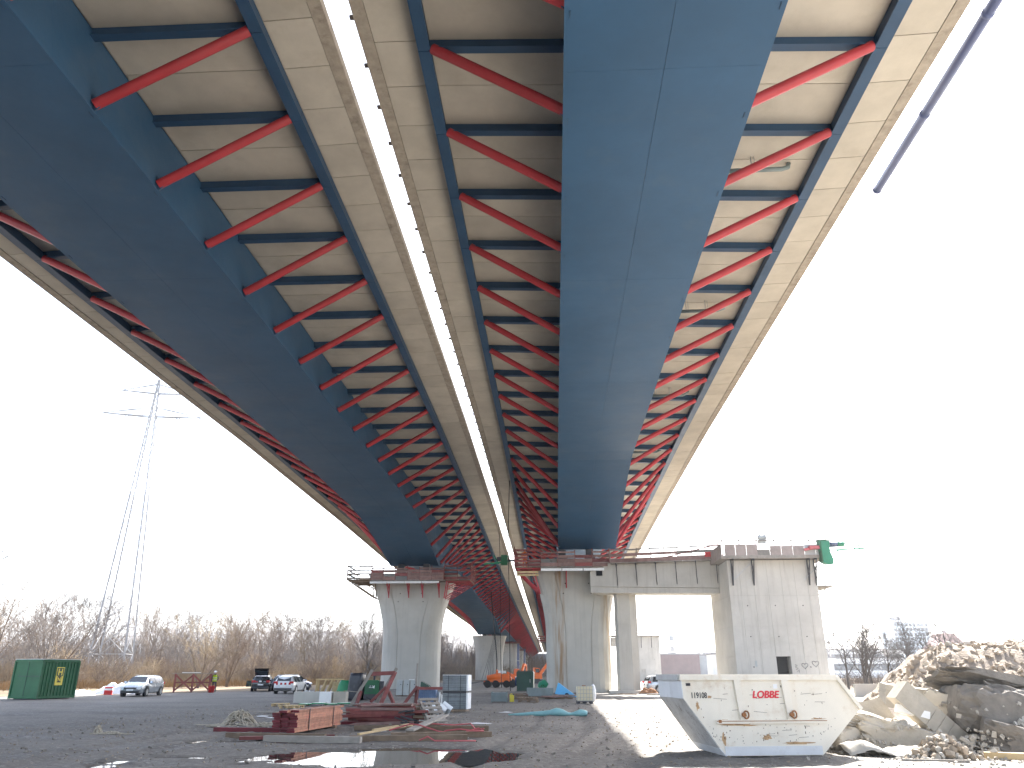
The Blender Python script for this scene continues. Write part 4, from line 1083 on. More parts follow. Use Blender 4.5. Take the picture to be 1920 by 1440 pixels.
# ------------------------------------------------------------------ vehicles
def car(label, loc, heading, paint, hatch=False, chevrons=False, group='cars parked on the site'):
    T = thing('parked_car', label, 'car', loc, heading, group)
    # stations along x: (x, z_bottom, half width, z_belt, half width at roof, z_roof)
    st = [(-2.28, .42, .70, .78, .66, .80), (-2.20, .30, .80, .90, .72, 1.02), (-2.05, .24, .86, .93, .62, 1.30), (-1.75, .22, .89, .94, .60, 1.42), (-.6, .20, .90, .93, .62, 1.47),
          (.3, .20, .90, .91, .61, 1.44), (.62, .20, .90, .90, .60, 1.38), (1.2, .20, .89, .88, .70, 1.02), (1.35, .20, .88, .87, .72, .95), (1.95, .22, .84, .78, .70, .84), (2.2, .28, .76, .66, .64, .70), (2.32, .36, .60, .58, .52, .60)]
    def ring(s):
        x, zb, w, zl, wr, zr = s
        half = [(0, zb), (w * .86, zb), (w * .97, zb + .10), (w, (zb + zl) / 2 + .05), (w * .98, zl), (wr, zr - .05), (wr * .85, zr), (0, zr + .02)]
        return [(x, y, z) for y, z in half] + [(x, -y, z) for y, z in reversed(half[1:-1])]
    body = MB(); body.loft([ring(s) for s in st]); b = body.build('body', paint, T, True)
    md = b.modifiers.new('edge', 'EDGE_SPLIT'); md.split_angle = R(38)
    def win(name, pts, m='car_glass', parent=T): return MB().add(pts, [tuple(range(len(pts)))]).build(name, m, parent, fix=False)
    e = .012
    for s in (1, -1):
        for x0, x1, q0, q1 in ((-2.0, -1.25, -1.80, -1.25), (-1.18, -.22, -1.18, -.22), (-.15, 1.02, -.15, .52)):
            pts = [(x0, s * (.885 + e), .95), (x1, s * (.885 + e), .93), (q1, s * (.655 + e), 1.36), (q0, s * (.655 + e), 1.36)]
            win('side_window', pts if s < 0 else pts[::-1])
    win('windscreen', [(1.22 + e, -.66, 1.03), (1.22 + e, .66, 1.03), (.66 + e, .56, 1.39), (.66 + e, -.56, 1.39)])
    if not hatch: win('rear_window', [(-2.22, .60, 1.02), (-2.22, -.60, 1.02), (-2.03, -.56, 1.33), (-2.03, .56, 1.33)])
    for x in (-1.42, 1.38):
        for s in (1, -1):
            w = MB().tube((x, s * .70, .32), (x, s * .925, .32), .325, n=20).build('wheel', 'black_rubber', T)
            MB().tube((x, s * .90, .32), (x, s * .932, .32), .215, n=16).build('rim', 'galvanised', w)
            MB().tube((x, s * .87, .34), (x, s * .915, .34), .385, n=20).build('wheel_arch', 'dark_steel', T)
    for s in (1, -1):
        MB().prism([(2.02, .72), (2.27, .60), (2.27, .70), (1.98, .81)], 'y', s * .46, s * .79).build('headlight', 'headlamp', T)
        MB().box(-2.29, -2.12, *sorted((s * .50, s * .83)), .82, 1.0).build('tail_light', 'tail_lamp', T)
        MB().prism([(.78, .93), (.98, .93), (.95, 1.08), (.80, 1.08)], 'y', s * .90, s * 1.06).build('wing_mirror', paint, T)
    MB().box(2.26, 2.345, -.46, .46, .50, .64).build('grille', 'dark_steel', T)
    MB().box(2.22, 2.36, -.68, .68, .30, .43).build('air_intake', 'dark_steel', T)
    MB().box(-2.31, -2.2, -.74, .74, .30, .46).build('rear_bumper', 'dark_steel', T)
    piece('number_plate', 'lettering_white', (2.365, 0, .47), (.02, .5, .11), T)
    piece('number_plate', 'lettering_white', (-2.315, 0, .62), (.02, .5, .11), T)
    for s in (1, -1): bar('roof_rail', 'galvanised', (-1.7, s * .56, 1.47), (.2, s * .56, 1.50), .04, .04, T)
    if hatch:
        MB().add([(-2.0, .60, 1.42), (-2.0, -.60, 1.42), (-2.55, -.66, 2.02), (-2.55, .66, 2.02), (-2.05, .60, 1.48), (-2.05, -.60, 1.48), (-2.6, -.66, 2.06), (-2.6, .66, 2.06)],
                 [(0,1,2,3),(7,6,5,4),(0,4,5,1),(1,5,6,2),(2,6,7,3),(3,7,4,0)]).build('tailgate', paint, T)
        win('tailgate_glass', [(-2.10, .46, 1.50), (-2.10, -.46, 1.50), (-2.40, -.5, 1.83), (-2.40, .5, 1.83)][::-1])
        MB().add([(-2.21, .60, .74), (-2.21, -.60, .74), (-2.03, -.55, 1.36), (-2.03, .55, 1.36)], [(0, 1, 2, 3)]).build('boot_opening', 'opening_dark', T, fix=False)
        for k, (yy, zz) in enumerate(((-.35, .86), (.05, .9), (.38, .84))): piece('boot_load', ('grey_wrap', 'white_plastic', 'red_plastic')[k], (-2.24, yy, zz), (.06, .22, .16), T)
        MB().add([(.2, .9, .4), (.35, 1.65, .4), (.35, 1.6, .95), (.2, .9, .95)], [(0, 1, 2, 3)]).build('open_door', paint, T, fix=False)
    if chevrons:
        for k in range(7):
            piece('chevron', 'tail_lamp' if k % 2 == 0 else 'lettering_white', (-2.30, -.54 + .18 * k, .80), (.012, .17, .16), T, (R(0), 0, 0))
    return T
car('silver estate car parked nose to camera beside the green container', (-32.0, 62.6, .0), R(-84), 'car_silver')
car('black hatchback with its tailgate wide open, parked rear to camera', (-28.5, 79.3, .0), R(104), 'car_black', hatch=True)
car('dark blue car parked just behind the black hatchback', (-26.6, 82.2, .0), R(-35), 'car_blue')
car('white car with red and white chevrons across its rear', (-23.1, 71.2, .0), R(92), 'car_white', chevrons=True)
car('grey car mostly hidden behind the left end of the skip', (10.2, 73.6, .0), R(15), 'car_silver')

# ------------------------------------------------------------------ green site container
T = thing('site_container', 'dark green steel site container with a yellow letter plate at left', 'container', (-34.5, 53.5, 0), R(74.5))
for x in range(12):
    piece('wall_rib', 'green_paint', (.06 + .2618 * x, -.0, 1.27), (.12, .05, 2.2), T)
MB().box(0, 3.0, .02, 2.4, .12, 2.40).build('body', 'green_paint', T)
for (x, y) in ((0, 0), (3.0, 0), (0, 2.4), (3.0, 2.4)): piece('corner_post', 'green_paint', (x, y, 1.24), (.12, .12, 2.42), T)
for z in (.12, 2.44):
    piece('frame_rail', 'green_paint', (1.5, -.005, z), (2.9, .13, .14), T); piece('frame_rail', 'green_paint', (-.005, 1.2, z), (.13, 2.3, .14), T)
MB().box(-.06, 3.06, -.06, 2.46, 2.50, 2.56).build('roof', 'grey_paint', T)
piece('door_seam', 'dark_green_paint', (-.012, 1.2, 1.3), (.02, .03, 2.2), T)
piece('door_bar', 'dark_green_paint', (-.03, .9, 1.45), (.04, 2.0, .05), T)
piece('logo_plate', 'lettering_yellow', (1.5, -.035, 1.45), (.62, .02, 1.16), T)
piece('logo_panel', 'dark_green_paint', (1.5, -.047, 1.72), (.54, .012, .52), T)
piece('logo_panel', 'lettering_black', (1.5, -.047, 1.25), (.30, .012, .40), T)
lettering('lettering', 'H', 'lettering_yellow', .55, T, (1.5, -.056, 1.53), (R(90), 0, 0), 0, .002, .02, 'CENTER')
lettering('lettering', 'N', 'lettering_yellow', .34, T, (1.5, -.056, 1.13), (R(90), 0, 0), 0, .002, .01, 'CENTER')
for x in (.4, 2.6): piece('skid', 'dark_steel', (x, 1.2, .06), (.2, 2.3, .12), T)

# ------------------------------------------------------------------ trestle table, worker, bits near it
T = thing('timber_trestle', 'dark red timber trestle table standing by the shrubs', 'trestle', (-33.2, 74.0, 0), R(25))
for k in range(5): piece('top_board', 'grey_timber', (0, -.6 + .3 * k, 1.62), (3.7, .28, .06), T)
piece('loose_board', 'white_plastic', (-.2, -.1, 1.69), (1.6, .5, .05), T)
for x in (-1.5, 0, 1.5):
    for y in (-.6, .6): piece('leg', 'red_timber', (x, y, .79), (.16, .16, 1.6), T)
    piece('cross_bearer', 'red_timber', (x, 0, 1.52), (.14, 1.5, .14), T)
for x in (-1.5, 0):
    bar('brace', 'red_timber', (x, -.68, .15), (x + 1.5, -.68, 1.5), .06, .14, T); bar('brace', 'red_timber', (x + 1.5, -.69, .15), (x, -.69, 1.5), .06, .14, T)
piece('rail', 'red_timber', (0, -.70, .85), (3.1, .05, .12), T)
T = thing('bucket', 'red plastic bucket beside the trestle table', 'bucket', (-31.0, 73.2, 0))
MB().loft([[(r * math.cos(6.283 * k / 14), r * math.sin(6.283 * k / 14), z) for k in range(14)] for r, z in ((.22, 0), (.3, .55), (.32, .56), (.28, .53), (.2, .05))]).build('pail', 'red_plastic', T, True)

def worker(label, loc, rotz, vest, legs='trousers', arms_up=0.0):
    T = thing('person', label, 'person', loc, rotz, 'construction workers')
    J = {'pel': (0,0,.95), 'spi': (0,.01,1.15), 'che': (0,.0,1.36), 'nek': (0,0,1.50), 'hd0': (0,-.02,1.58), 'hd1': (0,-.02,1.73),
         'hl': (-.10,0,.90), 'kl': (-.12,-.04,.50), 'al': (-.13,.02,.09), 'tl': (-.14,-.16,.04), 'hr': (.10,0,.90), 'kr': (.14,-.08,.50), 'ar': (.16,.0,.09), 'tr': (.17,-.18,.04),
         'sl': (-.19,0,1.42), 'el': (-.27,.02,1.16), 'wl': (-.25,-.14,.95 + arms_up), 'sr': (.19,0,1.42), 'er': (.28,.0,1.15), 'wr': (.22,-.22,1.05 + arms_up)}
    RAD = {'pel': .145, 'spi': .135, 'che': .155, 'nek': .06, 'hd0': .085, 'hd1': .095, 'hl': .10, 'kl': .068, 'al': .05, 'tl': .042, 'hr': .10, 'kr': .068, 'ar': .05, 'tr': .042, 'sl': .075, 'el': .052, 'wl': .036, 'sr': .075, 'er': .052, 'wr': .036}
    E_ = [('pel','spi'),('spi','che'),('che','nek'),('nek','hd0'),('hd0','hd1'),('pel','hl'),('hl','kl'),('kl','al'),('al','tl'),('pel','hr'),('hr','kr'),('kr','ar'),('ar','tr'),('che','sl'),('sl','el'),('el','wl'),('che','sr'),('sr','er'),('er','wr')]
    nm = list(J); vs = [J[k] for k in nm]; ed = [(nm.index(a), nm.index(b)) for a, b in E_]; rad = [RAD[k] for k in nm]
    for w, s in (('wl', -1), ('wr', 1)):      # five fingers on each hand
        px, py, pz = J[w]; wi = nm.index(w)
        vs.append((px, py - .05, pz - .03)); rad.append(.034); pi_ = len(vs) - 1; ed.append((wi, pi_))
        for q in range(4):
            vs.append((px + (q - 1.5) * .018, py - .10, pz - .05)); rad.append(.009); a = len(vs) - 1; ed.append((pi_, a))
            vs.append((px + (q - 1.5) * .019, py - .12 - .008 * (q % 3), pz - .085)); rad.append(.008); ed.append((a, a + 1))
        vs.append((px - s * .035, py - .06, pz - .055)); rad.append(.010); ed.append((pi_, len(vs) - 1))
    me = bpy.data.meshes.new('body'); me.from_pydata(vs, ed, []); me.materials.append(MATS[legs]); me.materials.append(MATS['skin'])
    b = put('body', me, T)
    sk = b.modifiers.new('skin', 'SKIN'); me.skin_vertices.new() if not me.skin_vertices else None
    for i, r_ in enumerate(rad): me.skin_vertices[0].data[i].radius = (r_, r_)
    me.skin_vertices[0].data[0].use_root = True
    b.modifiers.new('sub', 'SUBSURF').render_levels = 1
    v = MB(); n = 14
    v.loft([[(a * math.cos(6.283*k/n), c * math.sin(6.283*k/n) + .005, z) for k in range(n)] for a, c, z in ((.20,.155,.92),(.20,.155,1.05),(.205,.16,1.25),(.225,.165,1.38),(.18,.13,1.47),(.09,.08,1.51))]).build('vest', vest, T, True)
    for z in (1.05, 1.22): MB().loft([[(.212*math.cos(6.283*k/n), .168*math.sin(6.283*k/n)+.005, z + q) for k in range(n)] for q in (0, .05)]).build('reflective_band', 'lettering_white', T)
    MB().ball((0, -.03, 1.66), .105, 12, 8, sq=(.85, 1, 1.15)).ball((0, -.135, 1.65), .02, 6, 4).ball((-.095, -.03, 1.65), .022, 6, 4).ball((.095, -.03, 1.65), .022, 6, 4).build('face', 'skin', T, True)
    MB().ball((-.035, -.127, 1.685), .011, 6, 4).ball((.035, -.127, 1.685), .011, 6, 4).box(-.03, .03, -.14, -.12, 1.595, 1.603).build('eyes_and_mouth', 'opening_dark', T)
    h = MB().loft([[(r_*math.cos(6.283*k/n), r_*1.1*math.sin(6.283*k/n)-.03, z) for k in range(n)] for r_, z in ((.15,1.715),(.128,1.73),(.125,1.79),(.09,1.845),(.01,1.86))])
    h.build('helmet', 'white_plastic', T, True)
    return T
worker('worker in a yellow vest standing by the trestle table', (-31.4, 74.6, 0), R(20), 'vest_yellow')
worker('worker in orange clothes and white helmet on the right pier platform', (-2.6, 73.2, 10.80), R(10), 'vest_orange', 'vest_orange')

# white sheeting and bits behind the silver car
def sheet_heap(label, cat, cx, cy, rx, ry, h, m, seedv, rz=0.0, name='plastic_sheet'):
    n = 22; vs = []
    for j in range(n):
        for i in range(n):
            u, v = i / (n - 1) * 2 - 1, j / (n - 1) * 2 - 1
            r = min(1.0, math.sqrt(u*u + v*v)); z = h * max(0, 1 - r ** 3) * (.35 + .45 * abs(noise.noise(Vector((u * 1.7, v * 1.7, seedv)))) * 2 + .22 * (1 - 2 * abs(noise.noise(Vector((u * 4.2, v * 4.2, seedv))))) + .10 * noise.noise(Vector((u * 9, v * 9, seedv))))
            k = 1 + .16 * noise.noise(Vector((u * 2, v * 2, seedv + 9)))
            vs.append((u * rx * k, v * ry * k, max(.012, z + .02)))
    me = bpy.data.meshes.new(name); me.from_pydata(vs, [], [(j*n+i, j*n+i+1, (j+1)*n+i+1, (j+1)*n+i) for j in range(n-1) for i in range(n-1)])
    me.materials.append(MATS[m]); me.polygons.foreach_set('use_smooth', [True] * len(me.polygons))
    o = put(name, me, None, (cx, cy, 0), (0, 0, rz)); o.modifiers.new('t', 'SOLIDIFY').thickness = .01
    return tag(o, label, cat)
sheet_heap('heap of white plastic sheeting between the container and the silver car', 'sheet', -37.2, 68.5, 2.2, 1.2, .9, 'white_wrap', 2)
sheet_heap('low heap of white sheeting beside the green container', 'sheet', -38.0, 64.0, 1.5, .9, .5, 'white_wrap', 5)
sheet_heap('pale blue and white cover slumped at the left picture edge', 'cover', -38.9, 54.6, .9, .8, 1.3, 'light_blue', 8)
T = thing('barrier_block', 'red and white plastic barrier behind the silver car', 'barrier', (-36.0, 65.0, 0), R(20))
piece('barrier', 'red_plastic', (0, 0, .3), (.6, .25, .6), T); piece('stripe', 'lettering_white', (0, -.001, .42), (.605, .255, .14), T)

# ------------------------------------------------------------------ timber, straps, pallets near the puddle
T = thing('plank_stack', 'neat strapped stack of red painted planks beside the puddle', 'planks', (-7.45, 23.7, .05), R(-5.2))
rs = random.Random(12)
for lay in range(9):
    z = .035 + .066 * lay
    for k in range(3):
        if lay == 8 and k == 0: continue
        x = -.70 + .25 * k; off = rs.uniform(-.06, .06) if lay < 7 else rs.uniform(-.22, .1)
        if lay in (0, 1): off -= .15 * (k == 2)
        p_ = piece('plank', 'plank_face' if k == 2 or lay > 6 else 'red_timber', (x + .12, 1.9 + off, z), (.235, 3.75, .058), T)
        piece('plank_end', 'dark_red_paint', (0, -.5, 0), (1.01, .006, 1.03), p_)
for y in (.9, 2.9):
    MB().box(-.71, .06, y - .02, y + .02, .60, .606).box(.052, .058, y - .02, y + .02, .0, .606).build('strap', 'dark_steel', T)
piece('bearer', 'old_timber', (-.32, 3.0, -.01), (.9, .12, .08), T)
def timber(label, p, q, w, h, m, name='timber_beam', group='loose timbers by the puddle'):
    o = bar(name, m, p, q, w, h, None); return tag(o, label, 'timber', group)
timber('long dark brown timber on the ground left of the plank stack', (-8.9, 22.4, .07), (-6.1, 22.05, .07), .16, .14, 'old_timber')
timber('red edged board lying in front of the plank stack', (-8.3, 21.75, .05), (-6.0, 22.6, .05), .22, .08, 'red_timber')
timber('grey weathered beam lying nearest the puddle left of the pile', (-7.5, 21.4, .07), (-4.9, 21.05, .07), .16, .15, 'grey_timber')
timber('brown beam running behind the puddle to the right', (-5.3, 21.45, .07), (-2.3, 21.9, .07), .16, .15, 'old_timber')
timber('front brown beam of the pair with pink straps', (-4.4, 22.3, .08), (-1.75, 22.9, .08), .17, .16, 'old_timber')
timber('rear brown beam of the pair with pink straps', (-4.4, 24.6, .09), (-2.0, 25.0, .09), .17, .18, 'old_timber')
timber('thin pale batten lying askew over the brown beams', (-5.2, 22.0, .14), (-4.4, 25.6, .16), .07, .05, 'new_timber')
timber('short pale batten pointing at the pallet', (-5.3, 24.2, .10), (-4.7, 26.6, .12), .07, .05, 'new_timber')
timber('grey plank propped across the pair of brown beams', (-3.95, 22.6, .20), (-3.45, 26.0, .42), .24, .05, 'grey_timber', 'timber_plank')
timber('dark beam lying flat behind the plank stack end', (-6.2, 25.6, .07), (-3.6, 26.2, .07), .15, .14, 'old_timber')
timber('dark timber on the ground left of the stack, farther back', (-10.3, 24.9, .06), (-8.3, 24.7, .06), .12, .12, 'dark_red_paint')
timber('pale board lying on the mud left of the stack', (-10.9, 27.6, .03), (-9.0, 27.9, .03), .2, .05, 'grey_timber')
timber('thin board on the mud behind the plank stack', (-9.6, 30.9, .03), (-6.8, 31.1, .03), .12, .05, 'grey_timber')
for k in range(5):
    timber(('first', 'second', 'third', 'fourth', 'fifth')[k] + ' flat board from the left between pallets and plank stack', (-13.0 + k * 1.1, 36 + 1.5 * (k % 3), .04), (-11.2 + k * 1.3, 36.6 + 1.2 * (k % 3), .04), .2, .05, ('grey_timber', 'old_timber')[k % 2], 'board', 'flat boards behind the stack')
# pink straps on the beams
def strap(label, pts):
    o = MB().path(pts, .02, 6).build('lashing_strap', 'strap_red', None, True); return tag(o, label, 'strap', 'lashing straps')
strap('pink lashing strap looped over the rear brown beam', [(-4.1, 24.5, .22), (-3.6, 24.4, .26), (-3.0, 24.6, .22), (-2.5, 24.7, .25), (-2.3, 24.2, .12), (-2.0, 23.4, .2)])
strap('pink lashing strap tangled on the front brown beam', [(-3.0, 22.6, .19), (-2.6, 22.8, .22), (-2.3, 22.6, .2), (-2.1, 22.9, .24), (-1.95, 22.75, .18), (-2.4, 22.5, .2)])
strap('red strap trailing by the puddle edge', [(-3.4, 20.9, .08), (-3.2, 21.0, .16), (-3.0, 20.8, .08), (-2.0, 21.1, .06)])
strap('pink strap hanging over the grey plank', [(-4.5, 22.6, .2), (-4.1, 23.6, .3), (-3.8, 23.2, .3), (-3.3, 23.5, .12), (-3.0, 23.3, .1)])
# loose bundle of dark red formwork timbers
T = thing('formwork_bundle', 'untidy pile of dark red formwork timbers right of the plank stack', 'timber pile', (-6.9, 28.7, 0), R(3))
rs = random.Random(31)
for k in range(46):
    lay = k // 9; x = rs.uniform(-.2, .5); ln = rs.uniform(1.5, 2.8); a = rs.uniform(-.14, .14)
    piece('timber', rs.choice(['red_timber', 'red_timber', 'dark_red_paint', 'old_timber', 'platform_timber']), (x + ln * .35, rs.uniform(-.4, .5), .06 + lay * .105 + rs.uniform(-.02, .02)), (ln, .11, .085), T, (rs.uniform(-.1, .1), rs.uniform(-.04, .04), a))
for k in range(8):
    piece('timber', rs.choice(['grey_timber', 'platform_timber']), (.9 + rs.uniform(-.3, .4), rs.uniform(-.3, .4), .60 + rs.uniform(0, .06)), (rs.uniform(1.2, 2.2), .22, .04), T, (0, rs.uniform(-.04, .04), rs.uniform(-.25, .25)))
for k in range(16):
    p0 = Vector((rs.uniform(1.3, 2.1), rs.uniform(-.6, .1), rs.uniform(.05, .38))); a = rs.uniform(-.5, .5)
    bar('steel_section', 'dark_steel', p0, p0 + Vector((math.cos(a) * .5, -.4 * rs.random(), math.sin(a) * .3)), .05, .05, T)
def pallet(T, c=(0,0,0), m='new_timber'):
    x, y, z = c
    for k in range(7): piece('deck_board', m, (x, y - .54 + .18 * k, z + .132), (.8, .10, .022), T)
    for k in (-1, 0, 1):
        piece('stringer', m, (x + k * .34, y, z + .11), (.1, 1.2, .022), T); piece('bottom_board', m, (x + k * .34, y, z + .011), (.1, 1.2, .022), T)
        for q in (-1, 0, 1): piece('block', m, (x + k * .34, y + q * .53, z + .06), (.1, .13, .078), T)
T = thing('wooden_pallet', 'grey wooden pallet leaning tilted against the timber pile', 'pallet', (-4.25, 28.9, .34), R(30), 'wooden pallets'); T.rotation_euler = (R(48), R(0), R(42))
pallet(T, (0, 0, -.07), 'grey_timber')
T = thing('corrugated_sheets', 'stack of white corrugated sheets behind the leaning pallet', 'sheets', (-5.0, 32.6, .12), R(20)); T.rotation_euler = (R(14), R(-10), R(28))
for q in range(4):
    vs = []; n = 26
    for i in range(n):
        for y in (-.45, .45): vs.append((-.75 + 1.5 * i / (n - 1) + q * .05, y, .05 * math.sin(i * 1.57) + q * .06))
    put('corrugated_sheet', MB().add(vs, [(2*i, 2*i+1, 2*i+3, 2*i+2) for i in range(n - 1)]).mesh('corrugated_sheet', 'white_plastic'), T)
for i, (x, y, a, lab) in enumerate(((-14.6, 43.6, 10, 'pale wooden pallet lying flat left of the concrete blocks'), (-13.2, 41.2, -8, 'pale wooden pallet lying flat nearer the plank stack'))):
    T = thing('wooden_pallet', lab, 'pallet', (x, y, 0), R(a), 'wooden pallets'); pallet(T)
T = thing('wooden_pallet', 'dark wooden pallet lying flat in front of the grey slatted crate', 'pallet', (-1.6, 50.2, 0), R(86), 'wooden pallets'); pallet(T, (0,0,0), 'old_timber'); pallet(T, (.1,.05,.145), 'old_timber')
T = thing('scaffold_mat', 'flat green mesh mat lying in front of the concrete blocks', 'mat', (-12.3, 44.0, .05), R(6))
for k in range(4): piece('mat_panel', 'green_tarp', (-1.0 + .68 * k, 0, .06 + .03 * (k % 2)), (.66, .9, .05), T)
for k in range(3): piece('bearer', 'old_timber', (-.9 + .9 * k, 0, 0), (.1, .9, .08), T)
def rope_heap(label, cx, cy, rx, ry, h, n, seedv, r_=.014):
    rnd = random.Random(seedv); mb = MB()
    for k in range(n):
        x, y = rnd.gauss(0, .45) * rx, rnd.gauss(0, .45) * ry; a = rnd.uniform(0, 6.28); pts = []
        for i in range(9):
            e = max(0, 1 - (x / rx) ** 2 - (y / ry) ** 2)
            pts.append((x, y, max(.015, h * e * rnd.uniform(.55, 1.0))))
            a += rnd.uniform(-1.0, 1.0); x += .11 * math.cos(a) * rx * 1.6; y += .11 * math.sin(a) * ry * 1.6
        mb.path(pts, r_ * rnd.uniform(.7, 1.5), 5)
    o = mb.build('rope_heap', 'rope', None, True, loc=(cx, cy, ground_z(cx, cy))); return tag(o, label, 'rope', 'rope heaps')
rope_heap('tangled heap of pale rope and netting left of the plank stack', -10.7, 27.9, .62, .5, .50, 70, 13, .02)
rope_heap('trailing end of the rope heap nearest the plank stack', -9.6, 27.5, .75, .25, .20, 45, 15, .016)
rope_heap('small twist of brown rope alone on the mud at left', -13.35, 23.9, .14, .14, .26, 26, 17, .012)
rope_heap('trailing brown rope beside the small rope twist', -12.85, 23.75, .38, .10, .08, 26, 18, .012)

# ------------------------------------------------------------------ concrete blocks, crates, machines in the middle distance
for i, (x, y, w, m, lab) in enumerate(((-14.75, 48.9, 1.55, 'pier_concrete', 'long pale precast concrete block left of two others'), (-13.55, 48.6, .7, 'white_plastic', 'white precast block in the middle of the row of three'), (-12.75, 48.8, .75, 'broken_concrete', 'small weathered precast block at the right of the row of three'))):
    T = thing('concrete_block', lab, 'concrete block', (x, y, 0), R(2), 'precast blocks')
    w2 = w / 2
    MB().prism([(-w2, 0), (w2, 0), (w2, .58), (w2 - .03, .61), (-w2 + .03, .61), (-w2, .58)], 'y', -.35, .35).build('block', m, T)
    for s in (-1, 1): MB().tube((s * w * .25, 0, .6), (s * w * .25, 0, .66), .03, n=6).build('lifting_eye', 'rust', T)
T = thing('roof_trusses', 'stack of pale new timber roof trusses behind the concrete blocks', 'trusses', (-15.1, 54.6, 0), R(4))
for k in range(4):
    y = .25 * k; piece('post', 'new_timber', (-.85, y, .62), (.1, .08, 1.24), T); piece('top_plate', 'new_timber', (-.05, y, 1.25), (1.75, .08, .08), T)
    for q in range(4): bar('rafter', 'new_timber', (-.7 + .38 * q, y, .05), (-.25 + .42 * q, y, 1.2), .07, .09, T)
    piece('sole_plate', 'new_timber', (-.05, y, .05), (1.75, .08, .09), T)
for k in range(8): piece('board', 'new_timber', (.55, -.06, .12 + .13 * k), (.7, .03, .11), T)
sheet_heap('pale plastic sheet slumped beside the roof trusses', 'sheet', -15.9, 52.5, .4, .4, .75, 'white_wrap', 33)
def covered(label, loc, w, d, h, m, seedv, rz=0.0, slant=0.0):
    n = 16; rings = []
    for i in range(10):
        t = i / 9; z = h * t; k = 1.06 - .10 * t - (.35 * max(0, t - .8))
        rings.append([((w / 2) * k * (abs(math.cos(a)) ** .4) * (1 if math.cos(a) > 0 else -1) * (1 + .06 * noise.noise(Vector((a * 2, t * 4, seedv)))) + slant * t * (1 if m != 'green_tarp' else (1 if math.cos(a) < 0 else .0)),
                       (d / 2) * k * (abs(math.sin(a)) ** .4) * (1 if math.sin(a) > 0 else -1) * (1 + .06 * noise.noise(Vector((a * 2, t * 4, seedv + 5)))), z + .03 * noise.noise(Vector((a, t, seedv))))
                      for a in [6.2832 * q / 24 + .13 for q in range(24)]])
    T = thing('tarpaulin_cover', label, 'tarpaulin', loc, rz)
    MB().loft(rings).build('tarpaulin', m, T, True)
    bar('rope', 'rope', (-w / 2 * 1.09, -d / 2 * 1.09, h * .35), (w / 2 * 1.09, -d / 2 * 1.09, h * .30), .02, .02, T)
    return T
covered('bright green tarpaulin over a low load left of the black cover', (-13.85, 54.0, 0), 1.15, 1.4, 1.2, 'green_tarp', 3, R(5), .22)
covered('crumpled black plastic cover over a tall load beside green tarpaulin', (-13.0, 53.4, 0), .95, 1.0, 1.65, 'black_plastic', 9, R(-6), .12)
T = thing('generator', 'green generator set on a black base beside the black cover', 'generator', (-11.9, 53.4, 0), R(8))
MB().box(-.5, .5, -.5, .5, .06, .38).build('base_frame', 'dark_steel', T)
MB().prism([(-.46, .38), (.46, .38), (.46, 1.15), (.36, 1.22), (-.36, 1.22), (-.46, 1.15)], 'y', -.5, .5).build('housing', 'green_paint', T)
for k in range(5): piece('louvre', 'dark_green_paint', (-.15, -.51, .55 + .09 * k), (.45, .02, .05), T)
lettering('lettering', 'AM', 'lettering_white', .26, T, (-.2, -.515, .72), (R(90), 0, 0), .1, .002, .004)
MB().tube((.1, 0, 1.2), (.1, 0, 1.5), .07, n=10).ball((.1, 0, 1.55), .13, 10, 6).build('exhaust', 'dark_steel', T)
piece('side_box', 'dark_steel', (.62, 0, .85), (.24, .7, .6), T)
MB().path([(-.3, -.6, .2), (.0, -.85, .05), (.4, -.8, .05), (.6, -.7, .5)], .03, 6).build('cable', 'black_rubber', T)
# red-painted trestles (A-frames)
T = thing('a_frame_trestle', 'tall A-frame trestle of grey legs with a red top beam', 'trestle', (-9.6, 44.0, 0), R(0), 'A-frame trestles')
bar('leg', 'grey_timber', (-1.3, -.2, 0), (-.25, .0, 1.82), .13, .16, T); bar('leg', 'grey_timber', (-.05, .1, 0), (1.05, .1, 1.90), .13, .16, T)
bar('leg', 'red_timber', (.35, -.5, 0), (.98, .1, 1.72), .12, .18, T); bar('leg', 'red_timber', (-.95, -.35, 0), (-.8, -.1, .75), .12, .16, T)
bar('top_beam', 'red_timber', (-.45, 0, 1.60), (.95, .05, 1.66), .12, .20, T); bar('strut', 'red_timber', (-.2, -.3, .2), (.55, -.1, .95), .12, .14, T)
piece('sole', 'old_timber', (0, -.1, .05), (2.6, .16, .1), T)
T = thing('a_frame_trestle', 'low red V-shaped trestle leaning beside a tall grey pole', 'trestle', (-7.9, 44.2, 0), R(0), 'A-frame trestles')
bar('leg', 'red_timber', (-.25, -.1, 0), (.5, 0, .98), .12, .16, T); bar('leg', 'red_timber', (.42, .1, 0), (.5, .05, .98), .12, .16, T)
bar('leg', 'red_timber', (-.65, -.2, 0), (-1.05, 0, .72), .12, .16, T); bar('pole', 'grey_timber', (.36, .2, 0), (.42, .2, 2.15), .09, .09, T)
bar('rail', 'red_timber', (.45, 0, .88), (2.1, .3, .88), .1, .14, T); piece('sole', 'old_timber', (-.1, -.05, .04), (1.8, .2, .08), T)
T = thing('control_cabinets', 'row of three tall grey steel cabinets at the foot of the left pier', 'cabinet', (-12.0, 63.3, 0), R(3))
for k in range(3):
    d_ = MB().prism([(-.24 + .53 * k, .06), (.24 + .53 * k - .03, .06), (.24 + .53 * k, 1.12), (-.20 + .53 * k, 1.16)], 'y', 0, .6).build('cabinet', 'grey_paint', T)
    rod('handle', 'dark_steel', (.1 + .53 * k, -.02, .82), (.1 + .53 * k, .02, .82), .04, d_, 8)
MB().box(-.3, 1.4, .02, .58, 0, .06).build('pallet_base', 'old_timber', T)
piece('cap', 'white_plastic', (.9, .2, 1.17), (.4, .3, .05), T)
